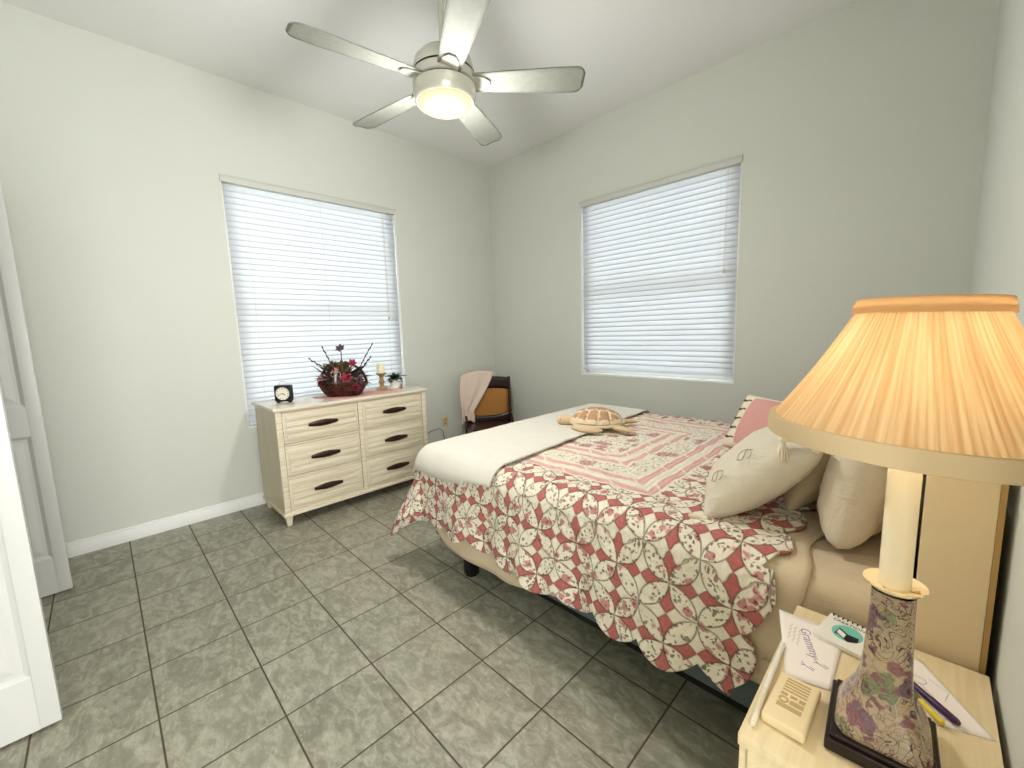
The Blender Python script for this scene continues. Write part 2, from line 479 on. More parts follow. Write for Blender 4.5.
# closet behind the open doors, hall beyond the doorway
st(MB().box(0, 1.75, -4.75, -4.70, 0, RZ).build('wall_closet_back', M_wall, smooth=False))
st(MB().box(1.72, 1.77, -4.70, RY-.1, 0, RZ).build('wall_closet_side', M_wall, smooth=False))
st(boxes((RX+T, 6.2, -5.0, -4.9, 0, RZ), (RX+T, 6.2, -1.9, -1.8, 0, RZ), (6.1, 6.2, -4.9, -1.9, 0, RZ)).build('wall_hall', M_wall, smooth=False))
def baseboard(name, x0, x1, y0, y1, inward):
    m = MB(); m.box(x0, x1, y0, y1, 0, .075, bev=.003)
    dx, dy = inward
    m.box(x0+(0 if dx >= 0 else .004), x1-(.004 if dx > 0 else 0), y0+(.004 if dy < 0 else 0), y1-(.004 if dy > 0 else 0), .075, .092, bev=.003)
    return st(m.build(name, M_trim))
baseboard('baseboard_left', .0005, .015, RY, -.001, (1, 0))
baseboard('baseboard_back', .016, RX-.001, -.015, -.0005, (0, -1))
baseboard('baseboard_right', RX-.013, RX-.0005, -2.69, -.016, (-1, 0))

def window(idx, axis, a0, a1, z0, z1):
    """frame, sash rail and glass set deep in the wall; local u along the wall, d into the wall"""
    def bx(m, u0, u1, d0, d1, za, zb, **k):
        if axis == 'x': m.box(-d1, -d0, u0, u1, za, zb, **k)
        else: m.box(u0, u1, d0, d1, za, zb, **k)
    m = MB(); w = .045
    bx(m, a0, a0+w, .09, .15, z0, z1); bx(m, a1-w, a1, .09, .15, z0, z1)
    bx(m, a0+w, a1-w, .09, .15, z0, z0+w); bx(m, a0+w, a1-w, .09, .15, z1-w, z1)
    fr = st(m.build('window_%d' % idx, M_trim, smooth=False))
    zm = (z0+z1)/2-.02
    m = MB(); bx(m, a0+w, a1-w, .095, .145, zm-.03, zm+.03); m.build('sash_rail', M_trim, fr, smooth=False)
    m = MB(); bx(m, a0+w, a1-w, .12, .124, z0+w, zm-.03); m.build('glass_pane', M_glass, fr, smooth=False)
    m = MB(); bx(m, a0+w, a1-w, .12, .124, zm+.03, z1-w); m.build('glass_pane', M_glass, fr, smooth=False)
    m = MB(); bx(m, a0, a1, -.012 if False else .0, .088, z0, z0+.012, bev=.002); m.build('window_sill', M_trim, fr)
    # thin white corner beads round the opening
    m = MB(); e = .004
    bx(m, a0-.001, a0+e, -.003, .07, z0, z1-.045); bx(m, a1-e, a1+.001, -.003, .07, z0, z1-.045)
    bx(m, a0-.001, a1+.001, -.004, .0, z0-.004, z0+.012)
    m.build('casing_trim', M_trim, fr, smooth=False)
    return fr
window(1, 'x', *WA); window(2, 'y', *WB)

def blind(axis, a0, a1, z0, z1, label, cordside, cordz):
    """closed horizontal slats just inside the opening"""
    cz = (z0+z1)/2; cu = (a0+a1)/2
    loc = (-.03, cu, z0+.012) if axis == 'x' else (cu, .03, z0+.012)
    t = thing('window_blind', label, 'blind', loc)
    P = (lambda u, d, z: Vector((-d, u, z))) if axis == 'x' else (lambda u, d, z: Vector((u, d, z)))
    u0, u1 = a0+.014, a1-.014
    def bx(m, u0, u1, d0, d1, za, zb, **k):
        if axis == 'x': m.box(-d1, -d0, u0, u1, za, zb, **k)
        else: m.box(u0, u1, d0, d1, za, zb, **k)
    m = MB(); bx(m, a0-.004, a1+.004, -.012, .045, z1-.048, z1-.003, bev=.003)
    bx(m, a0-.008, a1+.008, -.018, -.012, z1-.010, z1+.004, bev=.002)
    m.build('headrail', M_head2, t)
    m = MB(); pitch = .0415; n = int((z1-z0-.085)/pitch); top = z1-.052
    for k in range(n):
        zc = top-pitch*(k+.5)
        def fn(i, j, zc=zc):
            u = u0+(u1-u0)*i; q = j-.5           # j across the slat, q -.5..+.5
            tilt = radians(71+1.2*sin(k*1.7)); w = .059
            bow = .0035*(1-4*q*q)
            d = .024-q*w*cos(tilt)*-1-bow*sin(tilt)
            return P(u, d, zc+q*w*sin(tilt)+bow*cos(tilt)-.0015*sin(pi*i*3+k*.8)*.5)
        m.grid(fn, 13, 6)
    sl = m.build('slats', M_slat, t, angle=80)
    sl.modifiers.new('thick', 'SOLIDIFY').thickness = .0022
    zb = top-pitch*n
    m = MB(); bx(m, u0, u1, .006, .046, zb-.024, zb-.004, bev=.003); m.build('bottom_rail', M_slat, t)
    m = MB()
    for f in (.1, .5, .9):
        u = a0+(a1-a0)*f
        m.tube([P(u, .0035, z1-.05), P(u, .0035, zb-.01)], .0012, 5)
        m.tube([P(u, .046, z1-.05), P(u, .046, zb-.01)], .0012, 5)
    m.build('ladder_cord', M_white, t)
    u = a0+(a1-a0)*cordside
    m = MB(); m.tube([P(u, -.006, z1-.045), P(u+.004, -.008, (z1+cordz)/2), P(u, -.008, cordz)], .0014, 5)
    m.tube([P(u+.012, -.006, z1-.045), P(u+.008, -.009, cordz)], .0014, 5)
    m.lathe([(.002, cordz+.012), (.008, cordz+.004), (.010, cordz-.016), (.006, cordz-.024)], c=P(u+.003, -.012, 0), n=12)
    m.build('pull_cord', M_cord, t)
    return t
M_head2 = plain('blind valance', (206, 207, 198), .5)
M_cord = plain('cord and tassel', (222, 208, 196), .6)
blind('x', *WA, 'white slatted window blind on the left wall behind the dresser', .90, 1.43)
blind('y', *WB, 'white slatted window blind on the wall beyond the bed', .93, 1.66)

# ------------------------------------------------------------------ closet doors
def closet_door(idx, x, y1, y0):
    th = .035
    m = MB()
    s = .048; pan = [(.20, .83), (.975, 1.92)]
    ya, yb = y1, y0                     # y1 is the free edge (larger), y0 the hinge edge
    m.box(x-th, x, ya-s, ya, .012, 2.035, bev=.002); m.box(x-th, x, yb, yb+s, .012, 2.035, bev=.002)
    zs = [.012]+[v for p in pan for v in p]+[2.035]
    for k in range(0, len(zs), 2): m.box(x-th, x, yb+s, ya-s, zs[k], zs[k+1])
    d = st(m.build('door_%d' % idx, M_door))
    for z0, z1 in pan:
        m = MB()
        y_0, y_1 = yb+s, ya-s
        def ring(a, b, xa, xb):
            A = [Vector((xa, y, z)) for y, z in ((y_0+a, z0+a), (y_1-a, z0+a), (y_1-a, z1-a), (y_0+a, z1-a))]
            B = [Vector((xb, y, z)) for y, z in ((y_0+b, z0+b), (y_1-b, z0+b), (y_1-b, z1-b), (y_0+b, z1-b))]
            va = [m.bm.verts.new(p) for p in A]; vb = [m.bm.verts.new(p) for p in B]
            for i in range(4): m.bm.faces.new((va[i], va[(i+1) % 4], vb[(i+1) % 4], vb[i]))
            return vb
        ring(0, .014, x, x-.010); ring(.014, .026, x-.010, x-.010); v = ring(.026, .055, x-.010, x-.003)
        m.bm.faces.new(v)
        m.box(x-th+.004, x-.012, y_0, y_1, z0, z1)
        m.build('door_panel', M_door, d, smooth=False)
    m = MB()
    for z in (.25, 1.0, 1.8): m.tube([(x-.017, yb-.006, z-.045), (x-.017, yb-.006, z+.045)], .006, 8)
    m.build('door_hinge', M_nickel, d)
    return d
closet_door(1, .50, -3.490, -4.045)
closet_door(2, 1.575, -3.484, -4.045)
m = MB(); m.box(.40, .45, RY, RY+.012, 0, 2.11); m.box(1.63, 1.68, RY, RY+.012, 0, 2.11); m.box(.45, 1.63, RY, RY+.012, 2.06, 2.11)
st(m.build('trim_1', M_trim, smooth=False))
m = MB(); m.box(RX-.012, RX, -4.055, -4.0, 0, 2.36); m.box(RX-.012, RX, -2.75, -2.69, 0, 2.36); m.box(RX-.012, RX, -4.0, -2.75, 2.3, 2.36)
st(m.build('trim_2', M_trim, smooth=False))

# ------------------------------------------------------------------ ceiling fan
def fan():
    cx, cy, zb = 1.846, -1.955, 2.44
    t = thing('ceiling_fan', 'pale grey ceiling fan with five blades and a lit frosted bowl light', 'ceiling fan', (cx, cy, RZ))
    c = (cx, cy, 0)
    MB().lathe([(.02, RZ-.07), (.055, RZ-.06), (.07, RZ-.02), (.07, RZ-.0005)], c, 32).build('canopy', M_nickel, t)
    MB().lathe([(.014, 2.54), (.014, RZ-.06)], c, 16).build('downrod', M_nickel, t)
    MB().lathe([(.03, 2.578), (.07, 2.572), (.11, 2.558), (.136, 2.53), (.143, 2.50), (.144, 2.482)], c, 48, capb=True, capt=False).build('motor_housing', M_nickel, t)
    m = MB(); m.lathe([(.137, 2.478), (.137, 2.428)], c, 48); m.build('blade_ring_gap', M_black, t)
    MB().lathe([(.139, 2.476), (.146, 2.472), (.147, 2.436), (.141, 2.432)], c, 48, False, False).build('flywheel_ring', M_nickel, t)
    MB().lathe([(.139, 2.427), (.147, 2.422), (.148, 2.388), (.141, 2.360), (.134, 2.352), (.128, 2.358)], c, 48, True, False).build('light_collar', M_nickel, t)
    MB().lathe([(.130, 2.362), (.129, 2.350), (.114, 2.337), (.08, 2.328), (.04, 2.322), (.0001, 2.320)], c, 48, True, False).build('glass_shade', M_glow, t)
    def blade(k):
        a = -1.721+k*2*pi/5
        def outline(s):
            r = .115+(.665-.115)*s
            w = .052+.022*min(1, s*1.3)
            if s > .93: w *= sqrt(max(0., 1-((s-.93)/.07)**2*.75))
            return r, w
        m = MB(); M = Matrix.Translation((cx, cy, zb+.006)) @ Matrix.Rotation(a, 4, 'Z') @ Matrix.Rotation(radians(-12), 4, 'X')
        def fn(i, j):
            s = i; r, w = outline(s); q = j*2-1
            return Vector((r, q*w, -.004*q*q))
        m.grid(fn, 40, 9)
        b = m.build('fan_blade', M_blade, t, M=M)
        so = b.modifiers.new('thick', 'SOLIDIFY'); so.thickness = .006; so.offset = 0
        m = MB(); m.poly([(.10, -.045), (.19, -.036), (.215, -.015), (.215, .015), (.19, .036), (.10, .045)], -.012, -.0065)
        m.build('blade_bracket', M_nickel, b, M=M)
    for k in range(5): blade(k)
    l = bpy.data.lights.new('fan lamp', 'POINT'); l.energy = 29; l.color = (1, .985, .97); l.shadow_soft_size = .09
    o = bpy.data.objects.new('fan_lamp_light', l); COL.objects.link(o); o.location = (cx, cy, 2.20)
    l = bpy.data.lights.new('fan lamp bowl', 'AREA'); l.shape = 'DISK'; l.size = .21; l.energy = 9; l.color = (1, .97, .92)
    o = bpy.data.objects.new('fan_lamp_light', l); COL.objects.link(o); o.location = (cx, cy, 2.297)
fan()

# ------------------------------------------------------------------ dresser
def dresser():
    x0, x1, y0, y1, H = .09, .59, -2.50, -1.345, .812
    t = thing('dresser', 'cream six-drawer dresser with dark bronze pulls under the left window', 'dresser', ((x0+x1)/2, (y0+y1)/2, 0))
    m = MB()
    m.box(x0, x1-.012, y0+.008, y0+.03, .09, H-.022); m.box(x0, x1-.012, y1-.03, y1-.008, .09, H-.022)
    m.box(x0, x0+.012, y0+.03, y1-.03, .09, H-.022); m.box(x0+.012, x1-.014, y0+.03, y1-.03, .09, .11)
    m.build('body', M_dresserZ, t, smooth=False)
    m = MB()                              # face frame
    ym = (y0+y1)/2; fx0, fx1 = x1-.022, x1
    m.box(fx0, fx1, y0+.006, y0+.043, .085, H-.022, bev=.003); m.box(fx0, fx1, y1-.043, y1-.006, .085, H-.022, bev=.003)
    m.box(fx0, fx1-.002, ym-.016, ym+.016, .09, H-.03, bev=.002)
    zr = [(.085, .103), (.325, .337), (.551, .563), (H-.032, H-.022)]
    for a, b in zr: m.box(fx0, fx1-.003, y0+.045, y1-.045, a, b)
    m.build('face_frame', M_dresser, t)
    m = MB(); m.box(x0-.005, x1+.016, y0-.01, y1+.01, H-.022, H, bev=.006, seg=3); m.build('top', M_dressertop, t)
    m = MB(); m.box(x0, x1+.010, y0-.004, y1+.004, .070, .092, bev=.006, seg=3); m.build('base_molding', M_dresser, t)
    for fx, fy in ((x1-.02, y0+.03), (x1-.02, y1-.03), (x0+.03, y0+.03), (x0+.03, y1-.03)):
        m = MB(); m.box(fx-.024, fx+.024, fy-.024, fy+.024, 0, .078, taper=.55, bev=.003); m.build('foot', M_dresser, t)
    for (ya, yb) in ((y0+.046, ym-.019), (ym+.019, y1-.046)):
        for (za, zb) in ((.106, .322), (.340, .548), (.566, H-.034)):
            m = MB(); X = x1-.006
            m.box(X-.018, X, ya, yb, za, zb, bev=.004)
            e = .014
            m.box(X, X+.0015, ya+e, yb-e, za+e, zb-e, bev=.0025)
            # three horizontal boards with grooves
            h = (zb-za-2*e-.012)/4
            for k in range(4):
                zz = za+e+.006+k*h
                m.box(X+.002, X+.0065, ya+e+.006, yb-e-.006, zz+.003, zz+h-.003, bev=.0025)
            d = m.build('drawer', M_dresser, t)
            m = MB(); yc, zc = (ya+yb)/2, (za+zb)/2; L = .100; Y0 = X+.008
            def prof(s):
                a = abs(s); return .010+.015*max(0, 1-a)**.8*(1-.22*exp(-(s/.08)**2))
            pts = []
            V = m.grid(lambda i, j: Vector((Y0+.004+.012*(1-(2*j-1)**2)*(.55+.45*(1-abs(2*i-1))), yc+(2*i-1)*L, zc+(2*j-1)*prof(2*i-1))), 29, 7)
            hd = m.build('handle', M_bronze, d, angle=60)
            so = hd.modifiers.new('s', 'SOLIDIFY'); so.thickness = .005; so.offset = -1
dresser()
HT = .812
# runner mat under the basket
def runner():
    m = MB()
    def fn(i, j):
        x = .285+(.575-.285)*i; y = -2.13+(.56)*j
        ex = .006*sin(j*60)+.0; sc = .012*abs(sin(pi*j*7))*(1 if i > .5 else -1)*(1 if i in (0, 1) else 0)
        return Vector((x+sc, y+.04*i-.02, HT+.003+.0015*sin(i*9+j*14)))
    m.grid(fn, 14, 60)
    n = NT('pink woven mat'); v = n.coord(); x, y, _ = n.sep(v)
    k = ((y*60.).frac()-.5).abs()*2.
    n.base(n.mix(n.step(k, .3, .7)*.5+n.noise(v, 120.)*.3, lin((206, 150, 140)), lin((224, 192, 176))), .9, .1)
    o = m.build('table_mat', n.m); o.modifiers.new('s', 'SOLIDIFY').thickness = .002
    tag(o, 'pink woven mat under the flower basket on the dresser', 'mat')
runner()

def clock():
    c = Vector((.345, -2.36, HT))
    t = thing('alarm_clock', 'small black square alarm clock with round white dial on the dresser', 'clock', c)
    R = Matrix.Translation(c) @ Matrix.Rotation(radians(-36), 4, 'Z')      # faces the camera
    b = .043
    m = MB(); m.box(-.016, .016, -b, b, .006, .006+2*b, bev=.010, seg=4); m.build('case', M_black, t, M=R)
    for s in (-1, 1):
        m = MB(); m.box(-.014, .014, s*.028-.006, s*.028+.006, 0, .008, bev=.002); m.build('foot', M_black, t, M=R)
    zc = .006+b
    m = MB(); m.lathe([(.0335, .0162), (.0335, .0175), (.0001, .0175)], (0, 0, zc), 40, 'X', True, False); m.build('dial', plain('clock dial', (236, 232, 216), .5), t, M=R)
    m = MB()
    m.lathe([(.035, .016), (.0365, .0195), (.0335, .0195), (.0335, .017)], (0, 0, zc), 40, 'X', False, False); m.build('bezel', M_black, t, M=R)
    m = MB()
    for k in range(12):
        a = k*pi/6; rr = Matrix.Rotation(a, 4, 'X'); big = k % 3 == 0
        L = .007 if big else .0045
        q = MB(); q.box(.0176, .0182, -.0014, .0014, .030-L, .030); me = bpy.data.meshes.new('x'); q.bm.transform(rr); q.bm.transform(Matrix.Translation((0, 0, zc))); q.bm.to_mesh(me); m.bm.from_mesh(me); bpy.data.meshes.remove(me)
    m.build('hour_marks', M_ink, t, M=R)
    for L, a, w in ((.017, radians(-125), .0016), (.025, radians(-70+180), .0011)):
        m = MB(); m.box(.0183, .0190, -w, w, -.004, L, rot=Matrix.Rotation(a, 4, 'X'), pivot=Vector((.0186, 0, 0)))
        m.build('clock_hand', M_ink, t, M=R @ Matrix.Translation((0, 0, zc)))
    t.scale = (1.35, 1.35, 1.35)
    m = MB(); m.tube([(0, -.018, 2*b+.004), (0, -.018, 2*b+.018), (0, -.01, 2*b+.026), (0, .01, 2*b+.026), (0, .018, 2*b+.018), (0, .018, 2*b+.004)], .0016, 8)
    m.build('carry_handle', M_nickel, t, M=R)
clock()

def leaf_geo(m, p, d, up, L, w, bend=.3):
    """one pointed leaf as a folded strip"""
    d = Vector(d).normalized(); s = d.cross(Vector(up)).normalized(); n = s.cross(d)
    def fn(i, j):
        q = (j-.5)*2; ww = w*sin(pi*min(.97, i*.9+.05))**.8
        return Vector(p)+d*L*i+s*q*ww-n*bend*L*i*i+n*abs(q)*ww*.35
    m.grid(fn, 6, 3)
def flower_basket():
    c = Vector((.40, -1.955, HT+.005)); S = .84
    t = thing('flower_basket', 'dark wicker basket of burgundy and pink artificial flowers with twigs', 'flower arrangement', c)
    n = NT('dark wicker'); v = n.coord(); _, _, z = n.sep(v)
    k = n.noise(n.scale(v, (60, 60, 160)), 1., 2.)
    n.base(n.mix(n.step(k, .4, .6), lin((34, 12, 10)), lin((88, 40, 28))), .55, .3); n.bump(k, .8, .006); wick = n.m
    R = Matrix.Translation(c) @ Matrix.Rotation(radians(-30), 4, 'Z') @ Matrix.Diagonal((1, 1.35, 1, 1)) 
    m = MB(); prof = [(.068, 0), (.078, .012), (.09, .035), (.098, .058), (.102, .064), (.098, .068), (.09, .06)]
    m.lathe(prof, (0, 0, 0), 44, 'Z', True, False, fn=lambda a, z: 1+.03*sin(a*22)*(1 if z < .062 else .3))
    m.build('basket', wick, t, M=R)
    m = MB(); pts = [(0, .098*cos(a), .055+.125*sin(a)) for a in [pi*k/20 for k in range(21)]]
    m.tube(pts, .006, 8); m.build('basket_handle', wick, t, M=R)
    gm = NT('dark foliage'); f = gm.noise(gm.coord(), 40., 2.)
    gm.base(gm.mix(f, lin((28, 40, 26)), lin((92, 84, 56))), .6, .3)
    rnd = random.Random(3); m = MB()
    for k in range(230):
        a = rnd.uniform(0, 2*pi); e = rnd.uniform(-.1, 1.3); rr = rnd.uniform(.02, .085)
        p = Vector((rr*cos(a)*.95, rr*sin(a)*1.3, .055+rnd.uniform(0, .05)+.03*e))
        d = Vector((cos(a)*cos(e), sin(a)*cos(e)*1.2, sin(e)))
        leaf_geo(m, p, d, (0, 0, 1), rnd.uniform(.04, .075), rnd.uniform(.007, .013), rnd.uniform(.1, .5))
    m.ball((0, 0, .07), .08, 3, (1, 1.3, .55))
    m.build('foliage', gm.m, t, M=Matrix.Translation(c) @ Matrix.Rotation(radians(-30), 4, 'Z'))
    burg = plain('burgundy petals', (112, 24, 44), .7, var=.4); rose = plain('rose petals', (158, 54, 76), .7, var=.3)
    pinkp = plain('pale pink petals', (226, 158, 160), .7, var=.2); mauve = plain('mauve petals', (104, 78, 92), .7, var=.3)
    ol = plain('olive brown petals', (104, 78, 56), .7, var=.3)
    # (offset along the picture plane (right, up, toward camera), size, material)
    rt = Vector((.70, .70, 0)); tw = Vector((.70, -.70, 0))
    FL = [(-.045, .115, .075, .032, burg), (.060, .095, .085, .034, rose), (.085, .175, .03, .024, rose), (-.055, .155, .02, .036, ol),
          (-.125, .098, .05, .024, pinkp), (.125, .085, .04, .028, mauve), (-.105, .07, .06, .026, burg), (.02, .165, .04, .030, ol),
          (.0, .255, .0, .026, mauve), (.115, .045, .07, .026, burg), (.0, .08, .095, .026, mauve), (-.02, .135, .06, .022, pinkp), (.045, .14, .06, .024, ol)]
    for i, (r_, u_, t_, s_, mt) in enumerate(FL):
        p = c+rt*r_*S*1.02+tw*t_*.9+Vector((0, 0, u_*1.0))
        m = MB(); ax = (tw*.6+rt*r_*4+Vector((0, 0, .55))).normalized()
        a1 = ax.cross(Vector((0, 0, 1))).normalized(); a2 = ax.cross(a1)
        for layer, (npet, op, L) in enumerate(((6, .95, 1), (5, .6, .8), (4, .3, .6))):
            for k in range(npet):
                a = 2*pi*k/npet+layer*.5+i
                dr = (a1*cos(a)+a2*sin(a))*sin(op*1.4)+ax*cos(op*1.4)
                leaf_geo(m, p, dr, ax, s_*L*1.15, s_*.36*L, -.2)
        m.ball(p+ax*s_*.15, s_*.22, 1)
        m.tube([p-ax*.002, c+Vector((0, 0, .06))+rt*r_*.3], .0016, 5)
        fl = m.build('flower', mt, t); fl.modifiers.new('s', 'SOLIDIFY').thickness = .001
    twig = plain('dark twig', (44, 30, 28), .7)
    for (r1, u1, r0, t0) in ((-.205, .205, -.04, 0), (-.115, .265, -.03, 0), (.205, .275, .07, .0), (.195, .205, .08, .02), (0.003, .245, 0, 0)):
        m = MB(); p0 = c+rt*r0+Vector((0, 0, .08)); p1 = c+rt*r1*.92+Vector((0, 0, u1))+tw*t0
        pts = [p0.lerp(p1, k/6)+Vector((0, 0, .012*sin(pi*k/6))) for k in range(7)]
        m.tube(pts, [.002]*7, 5)
        if abs(r1) > .05:
            for k in range(7):
                q = p0.lerp(p1, .42+.58*k/6)+Vector((0, 0, .012*sin(pi*(.42+.58*k/6))))
                d = (p1-p0).normalized()
                m.ball(q+Vector((.002*(-1)**k, 0, .003*(-1)**k)), .0042, 1, (1, 1, 2.2), d.to_track_quat('Z', 'Y').to_matrix())
        m.build('twig', twig, t)
    t.scale = (1.3, 1.3, 1.38)
    # white ribbon bow
    m = MB(); b = c+tw*.085+Vector((0, 0, .125))
    for s in (-1, 1):
        m.grid(lambda i, j, s=s: b+rt*s*(.028*sin(pi*i))+Vector((0, 0, .014*sin(2*pi*i)+.004*(j-.5)))+tw*(.008*j+.006*sin(pi*i)), 12, 3)
    m.grid(lambda i, j: b+Vector((0, 0, -.07*i))+rt*(.006*(j-.5)*2-.006*i)+tw*(.012+.004*sin(5*i)), 10, 3)
    o = m.build('ribbon_bow', plain('pale ribbon', (196, 200, 186), .5), t); o.modifiers.new('s', 'SOLIDIFY').thickness = .001
flower_basket()

def candlestick():
    c = Vector((.375, -1.625, HT))
    t = thing('candlestick', 'turned tan wooden candlestick holding a thick ivory candle', 'candle holder', c)
    k = .84
    P = [(.036, 0), (.037, .006), (.030, .014), (.020, .020), (.014, .030), (.013, .045), (.019, .052), (.021, .058), (.015, .065), (.012, .078), (.014, .092), (.020, .100), (.032, .108), (.034, .113), (.030, .116)]
    n = NT('distressed tan wood'); f = n.noise(n.scale(n.coord(), (20, 20, 60)), 2., 4.); n.base(n.mix(f, lin((128, 100, 66)), lin((176, 146, 104))), .6, .3)
    MB().lathe([(r*.95, z*k*1.05) for r, z in P], c, 32).build('stick', n.m, t)
    z0 = .116*k*1.05
    MB().lathe([(.024, z0), (.0245, z0+.035), (.022, z0+.05), (.014, z0+.056), (.004, z0+.057)], c, 28).build('candle', plain('ivory wax', (232, 226, 196), .5), t)
    t.scale = (1.35, 1.35, 1.42)
candlestick()
def potted():
    c = Vector((.365, -1.500, HT))
    t = thing('potted_plant', 'small green plant in a white pot at the right end of the dresser', 'potted plant', c)
    MB().lathe([(.026, 0), (.030, .004), (.034, .05), (.035, .058), (.032, .058), (.030, .05)], c, 28, 'Z', True, False).build('pot', plain('white ceramic', (232, 228, 220), .3), t)
    MB().lathe([(.031, .050), (.0001, .052)], c, 20, 'Z', True, False).build('soil', plain('soil', (50, 40, 30), .9), t)
    g = plain('deep green leaves', (28, 58, 34), .5, var=.4)
    m = MB(); rnd = random.Random(5)
    for k in range(70):
        a = rnd.uniform(0, 2*pi); e = rnd.uniform(0, 1.1)
        d = Vector((cos(a)*cos(e), sin(a)*cos(e), sin(e)))
        leaf_geo(m, c+Vector((0, 0, .052))+d*rnd.uniform(.005, .03), d, (0, 0, 1), .03, .010, .4)
    for k in range(14):
        a = rnd.uniform(0, 2*pi); leaf_geo(m, c+Vector((.018, .05, .075)), (cos(a), sin(a), .4), (0, 0, 1), .02, .008, .3)
    m.tube([c+Vector((0, 0, .055)), c+Vector((.01, .03, .08)), c+Vector((.018, .05, .078))], .002, 5)
    for k in range(12):
        a = rnd.uniform(0, 2*pi); leaf_geo(m, c+Vector((-.02, -.05, .08)), (cos(a), sin(a), .2), (0, 0, 1), .024, .009, .3)
    m.tube([c+Vector((0, 0, .055)), c+Vector((-.01, -.03, .08)), c+Vector((-.02, -.05, .08))], .002, 5)
    m.build('leaves', g, t)
    t.scale = (1.45, 1.45, 1.35)
    # small figurine beside the pot
    f = Vector((.418, -1.470, HT)); 
    m = MB(); m.lathe([(.010, 0), (.011, .006), (.007, .016), (.004, .022)], f, 14); m.ball(f+Vector((0, 0, .028)), .0075, 2)
    m.ball(f+Vector((.002, .006, .034)), .003, 1); m.ball(f+Vector((-.002, -.006, .034)), .003, 1)
    tag(m.build('bear_figurine', plain('brown resin', (132, 92, 66), .5, var=.4)), 'tiny brown figurine in front of the white pot on the dresser', 'figurine')
potted()

# ------------------------------------------------------------------ wall outlet and cord
def outlet():
    t = thing('wall_outlet', 'beige wall outlet plate low on the left wall beyond the dresser', 'outlet', (.001, -.748, .344))
    m = MB(); m.box(.001, .006, -.783, -.713, .287, .401, bev=.002); m.build('cover_plate', plain('almond plate', (214, 196, 150), .4), t)
    for z in (.322, .366):
        m = MB(); m.box(.006, .0085, -.765, -.731, z-.014, z+.014, bev=.0015); r = m.build('receptacle', plain('almond face', (196, 176, 130), .4), t)
        m = MB(); m.box(.0086, .009, -.757, -.755, z-.005, z+.005); m.box(.0086, .009, -.741, -.739, z-.005, z+.005); m.build('slot', M_ink, r, smooth=False)
outlet()
m = MB(); m.tube([(.03, -1.33, .02), (.035, -1.2, .10), (.035, -1.05, .235), (.035, -.97, .272), (.035, -.9, .285), (.035, -.84, .285), (.03, -.80, .25), (.03, -.78, .12), (.06, -.77, .005)], .0035, 6)
tag(m.build('power_cord', plain('grey cord', (90, 88, 80), .5)), 'grey cord looping along the left wall below the outlet', 'cord')

